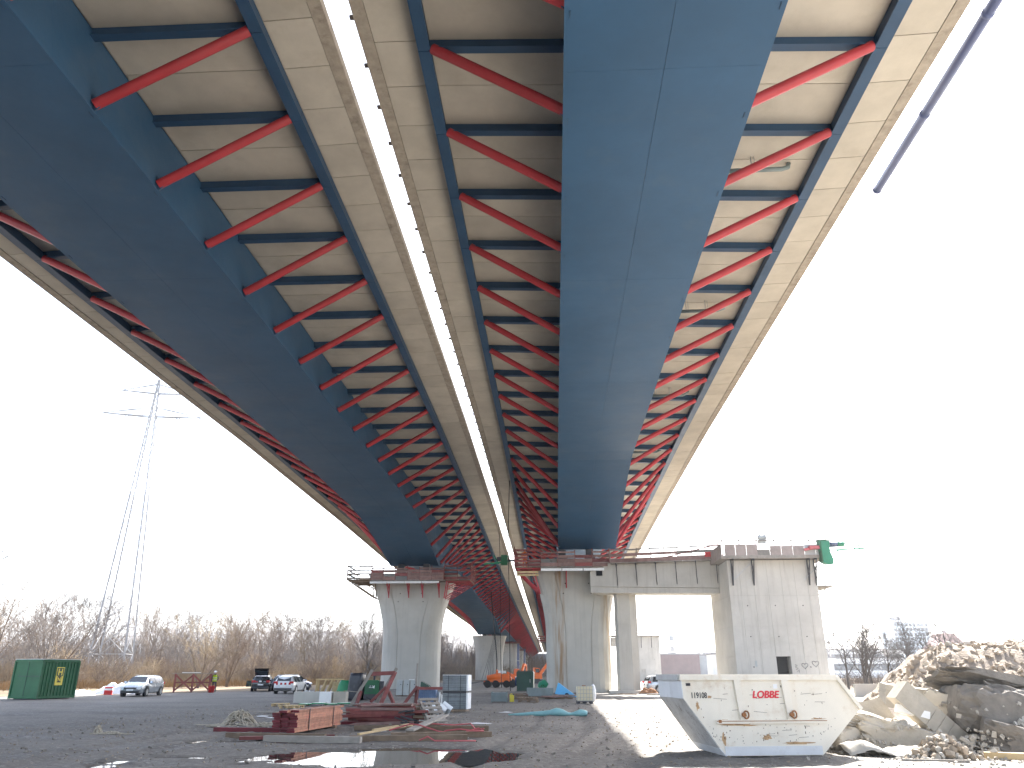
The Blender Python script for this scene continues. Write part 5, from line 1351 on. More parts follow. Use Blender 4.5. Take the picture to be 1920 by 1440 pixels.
T = thing('green_tank', 'dark green sloping hopper beside the grey cabinets', 'hopper', (-9.95, 63.8, 0))
MB().prism([(-.5, 0), (.75, 0), (.2, .75), (-.4, 1.05)], 'y', -.4, .5).build('hopper', 'dark_green_paint', T); MB().box(-.5, .75, -.42, -.39, .02, .1).build('lip', 'green_paint', T)
T = thing('mesh_crate', 'blue grey crate of stacked blocks behind the white sheets', 'crate', (-7.1, 45.6, 0), R(2))
for lay in range(5):
    for k in range(5): piece('block', 'blue_crate', (-.44 + .22 * k, 0, .14 + .155 * lay), (.21, .9, .148), T)
MB().box(-.58, .58, -.5, .5, 0, .06).build('pallet_base', 'old_timber', T)
for k in range(3): piece('white_panel', 'white_plastic', (.68 + .12 * k, -.2 + .1 * k, .35 - .05 * k), (.06, .5, .66 - .18 * k), T, (0, R(4), R(20)))
T = thing('wrapped_pallet', 'two-high stack of film wrapped pallets with a white side, before the middle yard', 'pallet stack', (-4.55, 38.0, 0), R(-4))
for lev in range(2):
    for q in range(7): piece('wrapped_layer', 'grey_wrap', (0, 0, .17 + .77 * lev + .094 * q), (1.1 - .012 * (q % 2), .9, .086), T)
    piece('film_side', 'white_wrap', (.59, 0, .46 + .77 * lev), (.07, .92, .68), T); MB().box(-.54, .54, -.44, .44, .02 + .77 * lev, .11 + .77 * lev).build('pallet_base', 'old_timber' if lev == 0 else 'dark_steel', T)
    for x in (-.28, .28): piece('strap', 'black_rubber', (x, -.456, .46 + .77 * lev), (.02, .01, .66), T)
MB().box(-.56, .6, -.46, .46, 1.555, 1.575).build('film_top', 'white_wrap', T)
T = thing('slatted_crate', 'grey steel slatted crate standing in the middle of the yard', 'crate', (-3.35, 50.0, 0), R(0))
for z in (.14, .31, .48): piece('slat', 'crate_grey', (0, -.4, z), (.9, .03, .15), T)
for x in (-.45, .45):
    for y in (-.4, .4): piece('corner_post', 'crate_grey', (x, y, .3), (.05, .05, .6), T)
MB().box(-.43, .43, -.38, .4, .05, .55).build('bin', 'crate_grey', T)
T = thing('canister', 'yellow plastic canister next to the grey slatted crate', 'canister', (-2.62, 50.3, .0), R(10))
MB().prism([(-.13, .02), (.13, .02), (.13, .36), (.06, .42), (-.13, .42)], 'y', -.1, .1).build('tank', 'yellow_plastic', T); MB().tube((.09, 0, .38), (.12, 0, .46), .03, n=8).build('cap', 'dark_steel', T); MB().path([(-.1, 0, .42), (-.06, 0, .48), (.03, 0, .47)], .015, 6).build('handle', 'yellow_plastic', T)
T = thing('tool_container', 'dark green upright container box under the gap in the decks', 'container', (-2.8, 79.2, 0), R(-4))
MB().prism([(-.78, .05), (.78, .05), (.82, 1.72), (.72, 1.80), (-.72, 1.80), (-.82, 1.72)], 'y', -.6, .6).build('body', 'dark_green_paint', T)
piece('door', 'dark_green_paint', (0, -.62, .92), (1.3, .03, 1.5), T); piece('lid', 'dark_green_paint', (0, 0, 1.84), (1.5, 1.1, .05), T); piece('handle', 'galvanised', (.5, -.645, .95), (.05, .03, .3), T)
MB().tube((-.95, -.3, .9), (-.80, -.3, .9), .42, n=16).build('cable_drum', 'car_blue', T)
T = thing('concrete_mixer', 'green drum mixer right of the dark green container box', 'mixer', (-1.0, 72.0, 0), R(10))
MB().tube((-.1, 0, .62), (.28, 0, .95), .42, .28, 14).tube((-.1, 0, .62), (-.35, 0, .40), .42, .25, 14).build('drum', 'bright_green', T, True)
MB().beam((-.5, -.4, 0), (-.2, -.4, .7), .08, .08).beam((.5, -.4, 0), (-.1, -.4, .7), .08, .08).beam((-.5, .4, 0), (-.2, .4, .7), .08, .08).beam((.5, .4, 0), (-.1, .4, .7), .08, .08).build('stand', 'green_paint', T)
for s in (-1, 1): MB().tube((-.45, s * .45, .2), (-.45, s * .53, .2), .2, n=14).build('wheel', 'black_rubber', T)
T = thing('timber_pile', 'low pile of flat boards and sleepers under the middle of the decks', 'timber pile', (-.6, 57.5, 0), R(0))
rs = random.Random(77)
for k in range(26): piece('board', rs.choice(['old_timber', 'grey_timber', 'platform_timber']), (rs.uniform(-2.2, 1.6), rs.uniform(-2, 2), .05 + .07 * (k // 7)), (rs.uniform(1.0, 2.0), .22, .08), T, (0, 0, rs.uniform(-.35, .35)))
MB().box(-1.3, .5, -1.6, -.6, .34, .70).box(-1.2, .4, -1.62, -.58, .20, .34).build('steel_trough', 'crate_grey', T)
T = thing('blue_wedge', 'bright light blue plastic wedge at the foot of the right pier', 'wedge', (.25, 60.4, 0), R(0))
MB().add([(-.32, -.1, .05), (1.42, -.9, .02), (1.3, .5, .02), (-.25, .9, .05), (.0, .1, 1.0), (.12, .55, .95)], [(0, 3, 2, 1), (0, 1, 4), (1, 2, 5, 4), (2, 3, 5), (3, 0, 4, 5)]).build('shell', 'light_blue', T)
MB().tube((.62, -.54, .16), (.60, -.60, .15), .16, n=14).build('opening', 'car_blue', T)
T = thing('water_tank', 'white plastic tank in a wire cage at the edge of the sunlit ground', 'tank', (1.72, 48.6, 0), R(3))
MB().box(-.43, .43, -.42, .5, .16, .92).build('tank', 'tank_plastic', T)
MB().tube((-.02, 0, .92), (-.02, 0, .98), .11, n=12).build('lid', 'rust', T)
for k in range(6): rod('cage_bar', 'galvanised', (-.44 + .176 * k, -.45, .12), (-.44 + .176 * k, -.45, .95), .012, T, 6)
for k in range(5):
    z = .14 + .2 * k; rod('cage_bar', 'galvanised', (-.45, -.455, z), (.45, -.455, z), .012, T, 6); rod('cage_bar', 'galvanised', (.455, -.45, z), (.455, .53, z), .012, T, 6)
for k in range(5): rod('cage_bar', 'galvanised', (.45, -.4 + .22 * k, .12), (.45, -.4 + .22 * k, .95), .012, T, 6)
MB().box(-.45, .45, -.45, .52, .10, .14).box(-.45, -.3, -.45, .5, 0, .1).box(.3, .45, -.45, .5, 0, .1).box(-.08, .08, -.45, .5, 0, .1).build('pallet_base', 'dark_steel', T)
MB().ball((.55, .3, .55), .5, 10, 8, sq=(.35, .6, 1.0)).build('plastic_sack', 'white_wrap', T, True)
T = thing('rolled_tarpaulin', 'long turquoise rolled tarpaulin lying alone on the mud', 'tarpaulin', (-.2, 34.7, .0), R(-1))
pts = [(-1.75 + 3.25 * k / 26, .04 * math.sin(k), .0) for k in range(27)]
rad = []
for k in range(27):
    t = k / 26; r_ = .03 + .075 * min(1, t * 2.2) + (.06 * math.exp(-((t - .63) / .08) ** 2)) + .03 * math.exp(-((t - .93) / .05) ** 2) - .045 * math.exp(-((t - .79) / .06) ** 2)
    rad.append(max(.02, r_ * (1 + .08 * noise.noise(Vector((k * .9, 0, 0))))))
pts = [(p[0], p[1], r_ * .8) for p, r_ in zip(pts, rad)]
MB().path(pts, .1, 12, radii=rad).build('roll', 'turquoise_tarp', T, True)
# orange drilling rig / pump truck and excavator under the decks
T = thing('pump_truck', 'bright orange concrete pump truck parked before the second left pier', 'truck', (-6.7, 100, 0), R(0))
MB().box(-1.9, 1.9, -1.0, 1.0, .35, .62).build('chassis', 'dark_steel', T)
MB().prism([(-1.85, .75), (-.45, 1.0), (-.35, 2.05), (.2, 1.55), (1.15, 1.55), (1.5, 1.0), (1.4, .72), (.6, .62), (-1.85, .62)], 'y', -.9, .9).build('body', 'orange_paint', T)
MB().tube((-1.5, -.6, 1.1), (.3, -.6, 1.3), .3, .42, 14).build('drum', 'orange_paint', T, True)
MB().beam((1.2, -.5, 1.6), (2.0, -.5, .95), .3, .3).beam((.9, .3, 1.7), (1.9, .3, 1.2), .25, .25).build('boom', 'orange_paint', T)
piece('name_board', 'lettering_white', (.35, -.91, 1.78), (.95, .03, .28), T)
for x in (-1.4, -.4, .9, 1.6):
    for s in (-1, 1): MB().tube((x, s * .75, .42), (x, s * 1.05, .42), .42, n=16).build('wheel', 'black_rubber', T)
def excavator(label, loc, rz, s=1.0):
    T = thing('excavator', label, 'excavator', loc, rz, 'orange excavators'); T.scale = (s, s, s)
    for q in (-1, 1): MB().prism([(-1.7, .15), (1.7, .15), (1.95, .5), (1.7, .85), (-1.7, .85), (-1.95, .5)], 'y', q * .9, q * 1.4).build('track', 'dark_steel', T)
    MB().box(-1.6, 1.2, -1.2, 1.2, 1.0, 1.9).build('house', 'orange_paint', T); MB().box(-1.0, 1.0, -.6, .6, .8, 1.0).build('turntable', 'dark_steel', T)
    c = MB().prism([(.1, 1.9), (1.3, 1.9), (1.25, 2.9), (.2, 3.0)], 'y', .2, 1.2).build('cab', 'orange_paint', T); piece('window', 'car_glass', (.75, .19, 2.45), (.8, .02, .7), c); piece('window', 'car_glass', (1.31, .7, 2.45), (.02, .8, .7), c)
    MB().beam((1.0, -.2, 1.7), (3.0, -.2, 4.0), .45, .5).beam((2.9, -.2, 3.95), (4.2, -.2, 3.7), .4, .45).build('boom', 'orange_paint', T); MB().beam((4.1, -.2, 3.8), (4.7, -.2, 1.6), .3, .38).build('stick', 'orange_paint', T)
    MB().prism([(4.5, 1.6), (5.0, 1.6), (5.2, .9), (4.7, .5), (4.2, .8)], 'y', -.7, .3).build('bucket', 'dark_steel', T); MB().tube((1.6, -.2, 1.9), (2.6, -.2, 3.2), .1, n=8).build('hydraulic_ram', 'galvanised', T)
    return T
excavator('orange excavator with raised boom far back under the right bridge', (-3.2, 128, 0), R(20), .82)
excavator('second orange excavator farther back, facing away under the gap', (-6.6, 150, 0), R(70), .8)
# boards round the foot of the column
for k in range(9):
    r_ = random.Random(60 + k); x, y = r_.uniform(5.5, 11.5), r_.uniform(66, 70.5)
    o = piece('board', r_.choice(['old_timber', 'dark_steel', 'grey_timber']), (x, y, .05), (r_.uniform(.6, 1.8), .22, .08), None, (0, 0, r_.uniform(-.6, .6))); tag(o, 'short scrap board on the sunlit ground near the slender column', 'board', 'scrap boards near the column')
sheet_heap('small heap of reddish brick rubble at the foot of the slender column', 'rubble', 8.0, 71.0, .8, .5, .5, 'rust', 41, 0, 'brick_rubble')
# hanging cables
def cable(label, pts, r_, grp='cables hanging before the second left pier'):
    P_ = [Vector(p) for p in pts]; out = []
    for i in range(len(P_) - 1):
        a, b, c, d = P_[max(i-1, 0)], P_[i], P_[i+1], P_[min(i+2, len(P_)-1)]
        for k in range(6):
            t = k / 6; out.append(.5 * ((2*b) + (c-a)*t + (2*a-5*b+4*c-d)*t*t + (3*b-a-3*c+d)*t**3))
    out.append(P_[-1])
    o = MB().path(out, r_, 6).build('hanging_cable', 'black_rubber', None, True); return tag(o, label, 'cable', grp)
cable('thick black cable hanging from the left deck and curling to the ground', [(-11.0, 140, 15.2), (-10.3, 139, 9), (-9.7, 138, 3.0), (-10.1, 134, 1.0), (-12.2, 126, .3), (-15.0, 120, .08)], .11)
for k in range(6):
    cable(('leftmost', 'second', 'third', 'fourth', 'fifth', 'rightmost')[k] + ' thin black cable of the fan before the second left pier', [(-14.6 + .35 * k, 197.5, 10.6), (-15.2 + .2 * k, 190, 5.5), (-15.8 + .75 * k - .1 * k * k * .4, 178, .3 + .1 * (k % 3))], .035)
cable('long thin black cable hanging from the gap between the decks', [(-6.6, 95, 19.6), (-6.3, 94, 14), (-6.2, 93.5, 6), (-6.0, 93, .1)], .035, 'cables under the gap')
cable('thin cable sagging from the gap to the right platform', [(-6.7, 84, 20.1), (-5.2, 80, 17.4), (-4.0, 76.5, 13.4), (-3.4, 75.4, 11.5)], .03, 'cables under the gap')
cable('thin cable hanging straight down left of the right platform', [(-4.2, 76, 20.0), (-4.3, 76, 14), (-4.2, 76, 8), (-4.1, 76, .1)], .035, 'cables under the gap')
for (x, y, z) in ((-11.9, 284, 0), (-11.9, 344, 0)):
    T = thing('down_pipe', 'dark blue drain pipe standing beside the ' + ('third' if y < 300 else 'fourth') + ' left pier', 'pipe', (x - .6, y - 1.0, 0))
    rod('pipe', 'blue_pipe', (0, 0, 0), (0, 0, 11.2), .42, T, 12); rod('collar', 'galvanised', (0, 0, 5.5), (0, 0, 5.8), .47, T, 12)
# stray litter and gravel on the mud
scatter(1900, lambda r: (r.uniform(-17, 1.5), 11 + 40 * r.random() ** 1.2), lambda x, y: ground_z(x, y) - .006, .01, .06, 'asphalt_lump', 'clods', 22)
scatter(1400, lambda r: (r.uniform(-17, 9), 11 + 40 * r.random() ** 1.2), lambda x, y: ground_z(x, y) - .004, .008, .03, 'pale_stone', 'chippings', 23)
scatter(9000, lambda r: (r.uniform(-17, 8), 11 + 32 * r.random() ** 1.3), lambda x, y: ground_z(x, y) - .004, .006, .035, 'rubble_stone', 'gravel', 21)
for k in range(16):
    r_ = random.Random(900 + k); x, y = r_.uniform(-13, -2), r_.uniform(24, 44)
    s = r_.uniform(.15, .5)
    b = MB(); n = 9; b.add([(s * (1 + .5 * r_.random()) * math.cos(6.283*q/n), .22 * s * (1 + r_.random()) * math.sin(6.283*q/n), .012 * r_.random() + .01) for q in range(n)] + [(0, 0, .05)], [(q, (q+1) % n, n) for q in range(n)])
    o = b.build('plastic_scrap', 'white_wrap', None, loc=(x, y, ground_z(x, y)), rot=(0, 0, r_.uniform(-.4, .4))); tag(o, 'flat scrap of white plastic film trodden into the mud', 'scrap', 'plastic scraps on the mud')

# ------------------------------------------------------------------ bare trees and shrubs
def grow(seedv, h, spread, levels, r0, nseg=6, kids=(7, 5, 4), up=.35, first=.18, thin=.012, multi=1):
    """returns (trunk MB, crown MB) of a leafless tree; crown = tapering boughs, branches and twigs"""
    rnd = random.Random(seedv); trunk, crown = MB(), MB()
    def limb(p, d, ln, r, lev, mb):
        pts, rad = [p.copy()], [r]; q = p.copy(); dd = d.copy()
        n = nseg if lev == 0 else (4 if lev == 1 else (3 if lev == 2 else 2))
        for i in range(n):
            wob = .10 if lev == 0 else .22
            dd = (dd + Vector((rnd.uniform(-wob, wob), rnd.uniform(-wob, wob), rnd.uniform(-wob, wob) + up * .18 * (lev > 0)))).normalized()
            q = q + dd * ln / n; pts.append(q.copy()); rad.append(max(thin, r * (1 - .8 * (i + 1) / n)))
        sides = 6 if lev == 0 else (4 if lev == 1 else 3)
        o = len(mb.v); ref = None
        for i, c in enumerate(pts):
            t = (pts[min(i+1, n)] - pts[max(i-1, 0)]).normalized()
            s = t.orthogonal().normalized() if ref is None else (ref - t * ref.dot(t)).normalized()
            ref = s; u = t.cross(s)
            for k in range(sides):
                a = 6.2832 * k / sides; mb.v.append(tuple(c + (s * math.cos(a) + u * math.sin(a)) * rad[i]))
        for i in range(n):
            for k in range(sides):
                mb.f.append((o+i*sides+k, o+i*sides+(k+1) % sides, o+(i+1)*sides+(k+1) % sides, o+(i+1)*sides+k)); mb.mi.append(0)
        if lev >= levels: return
        m = kids[lev]
        for k in range(m):
            t = first + (1 - first) * (k + rnd.random()) / m if lev == 0 else .25 + .75 * (k + rnd.random()) / m
            f = t * n; i = min(n - 1, int(f)); c = pts[i].lerp(pts[i+1], f - i)
            az = rnd.uniform(0, 6.2832); tl = spread * rnd.uniform(.75, 1.25)
            base = (pts[i+1] - pts[i]).normalized(); s = base.orthogonal().normalized(); u = base.cross(s)
            nd = (base * math.cos(tl) + (s * math.cos(az) + u * math.sin(az)) * math.sin(tl)); nd.z += up * .4; nd.normalize()
            limb(c, nd, ln * rnd.uniform(.34, .58) * (1.15 - .45 * t if lev == 0 else 1), max(thin, r * (1 - .7 * t) * .55), lev + 1, crown)
    for k in range(multi):
        d = Vector((rnd.uniform(-.08, .08), rnd.uniform(-.08, .08), 1)) if multi == 1 else Vector((rnd.uniform(-.5, .5), rnd.uniform(-.5, .5), 1))
        limb(Vector((rnd.uniform(-.2, .2) * (multi > 1), rnd.uniform(-.2, .2) * (multi > 1), -.1)), d.normalized(), h * (.86 if multi == 1 else rnd.uniform(.6, .9)), r0, 0, trunk)
    return trunk, crown
TREES = []
for i in range(5):      # slim wood-edge trees
    t, c = grow(40 + i, 11.5, .78, 3, .15, kids=(17, 8, 6), up=.34, first=.14, thin=.0125)
    TREES.append((t.mesh('trunk', 'bark'), c.mesh('crown', ['twig_brown', 'twig_grey', 'twig_straw', 'twig_brown', 'twig_grey'][i])))
BUSHY = []
for i in range(4):      # many-stemmed trees behind the container
    t, c = grow(80 + i, 9.0, .66, 3, .10, kids=(9, 7, 5), up=.30, first=.2, thin=.0125, multi=4)
    BUSHY.append((t.mesh('trunk', 'bark'), c.mesh('crown', ['twig_grey', 'twig_brown', 'twig_straw', 'twig_grey'][i])))
SHRUB = []
for i in range(4):
    t, c = grow(120 + i, 3.6, .7, 3, .035, nseg=4, kids=(6, 5, 4), up=.35, first=.1, thin=.012, multi=6)
    SHRUB.append((t.mesh('stems', 'bark'), c.mesh('crown', ['twig_straw', 'twig_brown', 'twig_straw', 'twig_brown'][i])))
def plant(kind, name, label, cat, x, y, s, rz, group, sz=None):
    T = thing(name, label, cat, (x, y, 0), rz, group); T.scale = (s, s, sz or s)
    put('trunk' if name != 'shrub' else 'stems', kind[0], T); put('crown', kind[1], T); return T
rt = random.Random(99)
# wood edge on the left: three staggered rows running back beside the site
n = 0
for row, (xa, ya, xb, yb, cnt, smin, smax) in enumerate(((-58, 96, -27, 178, 17, .65, .95), (-82, 108, -32, 205, 24, .9, 1.2), (-112, 120, -38, 245, 26, 1.1, 1.45))):
    for k in range(cnt):
        t = (k + rt.uniform(-.35, .35)) / (cnt - 1); x = xa + (xb - xa) * t + rt.uniform(-2.5, 2.5); y = ya + (yb - ya) * t + rt.uniform(-3, 3)
        ORD = ('first', 'second', 'third', 'fourth', 'fifth', 'sixth', 'seventh', 'eighth', 'ninth', 'tenth', 'eleventh', 'twelfth', 'thirteenth', 'fourteenth', 'fifteenth', 'sixteenth', 'seventeenth')
        lab = (ORD[min(k, 16)] + ' slim bare tree from the left in the front row of the wood', 'bare tree standing in the middle of the wood on the left', 'tall bare tree at the back of the wood on the left')[row]
        if y < 119 and -.61 < x / y < -.49: y += 24; x -= 9
        plant(TREES[(n * 3 + row) % 5], 'bare_tree', lab, 'tree', x, y, rt.uniform(smin, smax), rt.uniform(0, 6.28), 'trees of the wood on the left'); n += 1
for k in range(7):
    plant(TREES[k % 5], 'bare_tree', 'bare tree seen between the first and second left piers', 'tree', -30 + 2.2 * k + rt.uniform(-1, 1), 222 + rt.uniform(-6, 14), rt.uniform(.8, 1.1), rt.uniform(0, 6), 'trees seen between the left piers')
for (x, y, s, i, lab) in ((-61, 76, 1.55, 0, 'largest bare many-stemmed tree at the left picture edge'), (-52.5, 74, 1.12, 1, 'bare many-stemmed tree right behind the green container'), (-48.5, 76, 1.15, 3, 'bare forked tree between green container and pylon'), (-66, 84, 1.2, 2, 'straw coloured bare tree far left behind the largest one'), (-57, 86, .95, 0, 'smaller bare tree between the left edge tree and the container'), (-41.5, 94, .85, 2, 'rounded bare tree behind the silver car'), (-41.0, 101, .9, 1, 'rounded bare tree behind the trestle table')):
    plant(BUSHY[i], 'bare_tree', lab, 'tree', x, y, s, rt.uniform(0, 6), 'many-stemmed trees at left')
plant(TREES[1], 'bare_tree', 'single dark branching tree standing just left of the left pier', 'tree', -24.0, 104, .82, 1.0, 'trees of the wood on the left')
for k in range(46):
    t = k / 45; x = -64 + 40 * t + rt.uniform(-2, 2); y = 72 + 80 * t ** 1.4 + rt.uniform(-3, 8)
    plant(SHRUB[k % 4], 'shrub', 'straw brown leafless shrub along the foot of the wood at left', 'shrub', x, y, rt.uniform(.7, 1.35), rt.uniform(0, 6), 'shrubs along the wood edge')
# strip of dry verge under the wood
vg = [(-400, 40), (-70, 50), (-45, 57), (-36.5, 65.5), (-31.5, 75.5), (-25.5, 86), (-22.5, 104), (-20.5, 150), (-11, 190), (-11, 300), (-12, 470), (-500, 470)]
struct(MB().add([(x, y, .012) for x, y in vg], [tuple(range(len(vg)))]).build('verge', 'dry_verge', None, fix=False))
vr = [(24, 74), (80, 40), (500, 40), (500, 280), (30, 280), (26, 120)]
struct(MB().add([(x, y, .012) for x, y in vr], [tuple(range(len(vr)))]).build('verge', 'dry_verge', None, fix=False))
# dense undergrowth nobody could count
def thicket(name, n, pick, hmin, hmax, m, seedv, w=.02):
    rnd = random.Random(seedv); mb = MB()
    for k in range(n):
        x, y = pick(rnd); h = rnd.uniform(hmin, hmax); a = rnd.uniform(0, 6.28); l = rnd.uniform(.1, .55) * h; ww = w * rnd.uniform(.6, 1.5)
        dx, dy = math.cos(a), math.sin(a); z0 = rnd.uniform(0, h * .45)
        tip = (x + dx * l, y + dy * l, z0 + h * .6); mid = (x + dx * l * .35, y + dy * l * .35, z0 + h * .34)
        mb.add([(x - ww, y, z0), (x + ww, y, z0), (x, y + ww, z0), (mid[0] - ww * .8, mid[1], mid[2]), (mid[0] + ww * .8, mid[1], mid[2]), (mid[0], mid[1] + ww * .8, mid[2]), tip],
               [(0,1,4,3),(1,2,5,4),(2,0,3,5),(3,4,6),(4,5,6),(5,3,6)])
    return stuff(mb.build(name, m, None, fix=False))
def band(x0, y0, x1, y1, half):
    def f(r):
        t = r.random(); return x0 + (x1 - x0) * t + r.gauss(0, half), y0 + (y1 - y0) * t + abs(r.gauss(0, half * 2.0))
    return f
thicket('undergrowth', 15000, band(-66, 73, -27, 165, 3.0), .8, 4.2, 'twig_straw', 1, .022)
thicket('undergrowth', 9000, band(-74, 88, -26, 200, 4.0), 1.5, 6.0, 'twig_brown', 2, .026)
thicket('undergrowth', 9000, band(-66, 60, -28, 130, 2.2), .25, 1.2, 'leaf_litter', 3, .03)
thicket('undergrowth', 4000, band(-36, 190, -12, 235, 4.0), 1.0, 5.0, 'twig_straw', 4, .03)
thicket('undergrowth', 3000, band(28, 92, 52, 110, 3.0), .4, 2.2, 'twig_brown', 5, .02)
thicket('far_wood', 14000, band(-190, 230, -40, 300, 12), 6, 17, 'twig_grey', 6, .07)
thicket('far_wood', 8000, band(-60, 300, -14, 420, 10), 5, 14, 'twig_brown', 7, .08)
# right-hand bare trees: backlit darkness put into the bark colour, thicker stems
BOLD = []
for i in range(4):
    t, c = grow(160 + i, 9.5, .80, 3, .17 if i < 3 else .13, kids=(9, 6, 4), up=.22, first=.22, thin=.018, multi=(1, 3, 2, 3)[i])
    BOLD.append((t.mesh('trunk', 'backlit_bark'), c.mesh('crown', 'backlit_bark')))
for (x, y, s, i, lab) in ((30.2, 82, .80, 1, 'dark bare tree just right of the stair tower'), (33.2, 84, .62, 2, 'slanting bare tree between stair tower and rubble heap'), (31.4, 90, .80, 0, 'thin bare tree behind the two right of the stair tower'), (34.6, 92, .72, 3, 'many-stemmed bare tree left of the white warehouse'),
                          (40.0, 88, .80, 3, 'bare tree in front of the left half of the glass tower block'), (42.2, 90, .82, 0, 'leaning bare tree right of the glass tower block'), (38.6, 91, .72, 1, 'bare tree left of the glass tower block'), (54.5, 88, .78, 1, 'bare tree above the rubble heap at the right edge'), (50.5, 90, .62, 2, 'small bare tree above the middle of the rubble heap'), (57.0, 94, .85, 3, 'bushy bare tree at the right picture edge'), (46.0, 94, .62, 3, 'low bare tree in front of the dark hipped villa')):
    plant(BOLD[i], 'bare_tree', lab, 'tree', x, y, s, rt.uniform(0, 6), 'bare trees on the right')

# ------------------------------------------------------------------ lattice pylon
T = thing('power_pylon', 'tall pale steel lattice pylon rising behind the silver car', 'pylon', (-64.4, 115.5, 0), R(14))
HT = 47.0
def hw(z): return 2.5 - (2.5 - .42) * min(1, z / 41.0) if z < 41 else .42 - .30 * (z - 41) / 6
cn = ((-1, -1), (1, -1), (1, 1), (-1, 1))
for sx, sy in cn:
    m = MB(); zs = [0, 14, 28, 41, 47]
    for a, b in zip(zs, zs[1:]): m.beam((sx*hw(a), sy*hw(a), a), (sx*hw(b), sy*hw(b), b), .19 if a < 28 else .14, .19 if a < 28 else .14)
    m.build('leg', 'pale_lattice', T)
z = 0.0
while z < 46:
    hgt = max(1.3, hw(z) * 1.7); b = min(47, z + hgt); m = MB()
    for k in range(4):
        p, q = cn[k], cn[(k + 1) % 4]
        m.beam((p[0]*hw(z), p[1]*hw(z), z), (q[0]*hw(b), q[1]*hw(b), b), .075, .075); m.beam((q[0]*hw(z), q[1]*hw(z), z), (p[0]*hw(b), p[1]*hw(b), b), .075, .075)
        m.beam((p[0]*hw(b), p[1]*hw(b), b), (q[0]*hw(b), q[1]*hw(b), b), .06, .06)
    m.build('bracing_panel', 'pale_lattice', T); z = b
for za, ln, ins in ((40.6, 7.6, (3.9, 7.4)), (44.6, 5.4, (5.2,))):
    for s in (-1, 1):
        m = MB(); h0 = hw(za)
        for y in (-1, 1):
            m.beam((s*h0, y*h0, za), (s*ln, 0, za + .25), .16, .16); m.beam((s*h0*.8, y*h0*.8, za + 1.6), (s*ln, 0, za + .3), .11, .11)
        for k in range(1, 6):
            t = k / 6; m.beam((s*(h0+(ln-h0)*t), h0*(1-t), za+.25*t), (s*(h0+(ln-h0)*(t+.08)), -h0*(1-t-.08), za+.25*t), .05, .05)
            m.beam((s*(h0+(ln-h0)*t), 0, za+.25*t), (s*(h0+(ln-h0)*t), 0, za+1.6-1.32*t), .05, .05)
        m.build('crossarm', 'pale_lattice', T)
        for x in ins:
            for d in (-.22, .22):
                im = MB().tube((0, 0, 0), (0, 0, -2.0), .03, n=6)
                for k in range(7): im.tube((0, 0, -.3 - .22 * k), (0, 0, -.36 - .22 * k), .10, n=8)
                put('insulator', im.mesh('insulator', 'dark_steel'), T, (s * x + d, 0, za + .2))
# ------------------------------------------------------------------ distant hills and town
def hill(name, x0, x1, y, h, seedv, m='leaf_litter', d=300, n=60):
    vs = []
    for i in range(n + 1):
        x = x0 + (x1 - x0) * i / n; k = math.sin(math.pi * i / n) ** .6
        z = h * k * (.75 + .35 * fbm(x, y, 3.0 / abs(x1 - x0), seedv)) + h * .05 * nz(x, seedv, .02)
        vs += [(x, y - d, -1), (x, y - d * .4, z * .62), (x, y, z), (x, y + d, -1)]
    me = bpy.data.meshes.new(name); me.from_pydata(vs, [], [(4*i+k, 4*i+4+k, 4*i+5+k, 4*i+1+k) for i in range(n) for k in range(3)])
    me.materials.append(MATS[m]); return struct(put(name, me))
hill('hill', -1500, 300, 1900, 130, 3.0, 'twig_grey', 500); hill('hill', 50, 2600, 1700, 62, 7.0, 'twig_grey', 400); hill('hill', -2800, -700, 1500, 95, 11.0, 'twig_grey', 400)
def building(label, x, y, w, d, h, wall, nwx, nwz, roof='flat', rz=0.0, roofm='roof_grey', side=True, ww=.55, wh=.5):
    T = thing('building', label, 'building', (x, y, 0), rz, 'town buildings on the right')
    MB().box(0, w, 0, d, -.5, h).build('wall', wall, T)
    if roof == 'flat': MB().box(-.3, w + .3, -.3, d + .3, h, h + .5).build('roof', roofm, T)
    else:
        r_ = MB().prism([(-.5, h), (w + .5, h), (w * .62, h + roof), (w * .38, h + roof)], 'y', -.5, d + .5).build('roof', roofm, T)
        piece('chimney', 'house_red', (w * .55, d * .5, h + roof + .8), (1.2, 1.2, 1.8), r_)
    cw, chh = w / max(nwx, 1), h / max(nwz, 1)
    if nwx == 0:
        for k in range(8): piece('cladding_rib', wall, (w * (k + .5) / 8, -.05, h * .5), (.12, .1, h - .4), T)
    for i in range(nwx):
        for j in range(nwz):
            wd = piece('window', {'house_white': 'roof_grey', 'house_blue': 'house_grey'}.get(wall, 'house_white'), (cw * (i + .5), -.06, chh * (j + .55)), (cw * ww + .2, .1, chh * wh + .2), T)
            piece('pane', 'window_glass', (0, -.55, 0), (.86, .4, .84), wd)
    return T
building('long dark red shed seen between far tower and stair tower', 38.6, 300, 14.2, 20, 7.9, 'house_red', 0, 1)
building('dark grey shed adjoining the red one', 52.95, 301, 5.8, 20, 7.6, 'house_grey', 0, 1)
building('small white house with one dark opening beside the stair tower', 50.2, 262, 6.0, 10, 7.2, 'house_white', 1, 1, ww=.32, wh=.3)
building('pale glass tower block rising behind the rubble heap', 247, 600, 25, 22, 36, 'house_blue', 9, 11, ww=.72, wh=.6)
building('taller stair shaft attached to the glass tower block', 247.5, 606, 9, 12, 41, 'house_white', 2, 11)
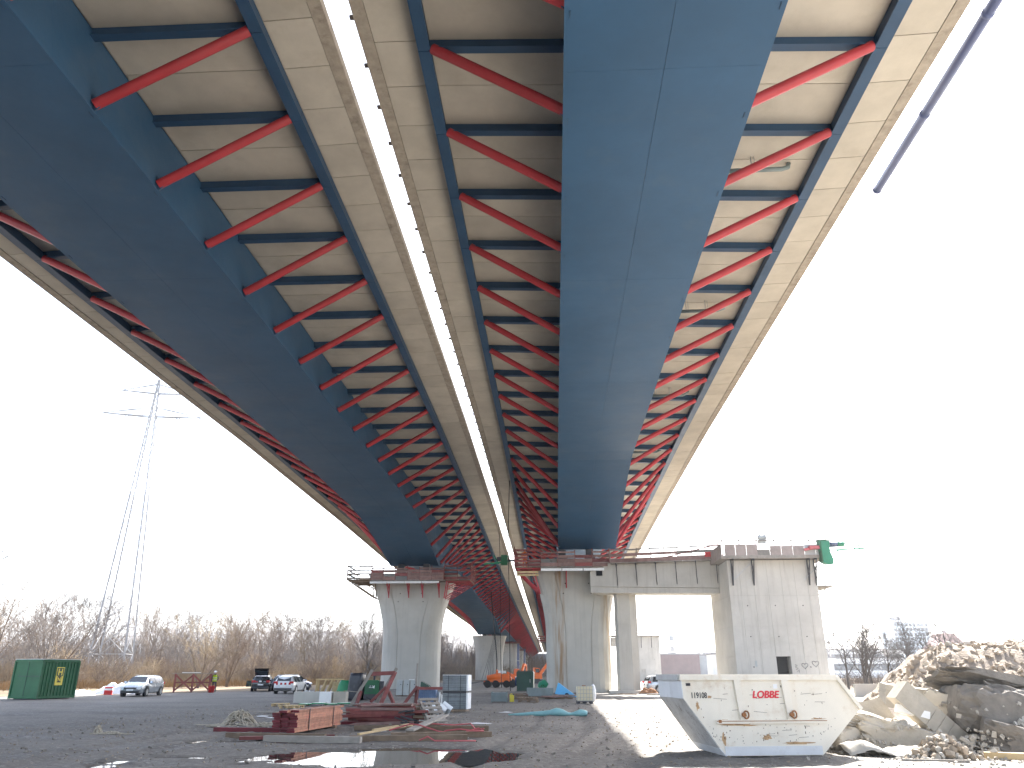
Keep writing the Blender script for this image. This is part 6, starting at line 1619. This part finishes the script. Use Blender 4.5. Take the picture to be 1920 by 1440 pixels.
building('dark hipped roof villa right of the tower block', 205, 450, 19, 14, 13, 'house_red', 5, 3, 9.0, 0, 'roof_red')
building('long white warehouse with a grey band behind the bare trees', 97, 290, 24, 18, 6.5, 'house_white', 6, 1, ww=.9, wh=.3)
building('second white warehouse farther back behind the bare trees', 128, 400, 40, 20, 12, 'house_white', 8, 2, ww=.8, wh=.25)
building('white flat roofed house beyond the red shed', 82, 460, 30, 14, 13, 'house_white', 6, 3)
building('slim grey tower standing behind the red shed', 78, 560, 5, 5, 27, 'house_grey', 1, 4)
building('pale house low on the slope beyond the red shed', 100, 620, 26, 12, 11, 'house_white', 5, 2, 5.0)
for k in range(34):
    x, y = rt.uniform(50, 260), rt.uniform(310, 520)
    plant(TREES[k % 5], 'bare_tree', 'bare tree among the town buildings on the right', 'tree', x, y, rt.uniform(1.0, 1.5), rt.uniform(0, 6), 'trees among the town buildings')
# retaining wall and bank closing the view under the decks
T = thing('retaining_wall', 'dark end wall closing the view far back under the bridges', 'wall', (-30, 478, 0))
MB().box(0, 60, 0, 6, -1, 12.4).build('wall', 'house_grey', T)
for k in range(10): piece('buttress', 'house_grey', (3 + 6 * k, -.4, 5), (1.0, .9, 11), T)
# low wall right of the skip
T = thing('low_wall', 'low pale concrete wall running behind the skip to the rubble heap', 'wall', (22, 62, 0), R(4))
for k in range(7): piece('wall_block', 'tower_concrete', (1.0 + 2.0 * k, 0, .45), (1.98, .3, .9), T)
# ------------------------------------------------------------------ haze
hz = bpy.data.materials.new('haze'); hz.use_nodes = True
HN, HL = hz.node_tree.nodes, hz.node_tree.links
HN.remove(HN['Principled BSDF'])
pv = HN.new('ShaderNodeVolumePrincipled')
pv.inputs['Color'].default_value = (0.92, 0.95, 1.0, 1); pv.inputs['Density'].default_value = 0.0003; pv.inputs['Anisotropy'].default_value = 0.3
HL.new(pv.outputs['Volume'], HN['Material Output'].inputs['Volume'])
me = MB().box(-4600, 4600, -1600, 6100, -2, 170).mesh('haze', 'ground'); me.materials.clear(); me.materials.append(hz)
USE_HAZE = True
if USE_HAZE: stuff(put('haze', me))
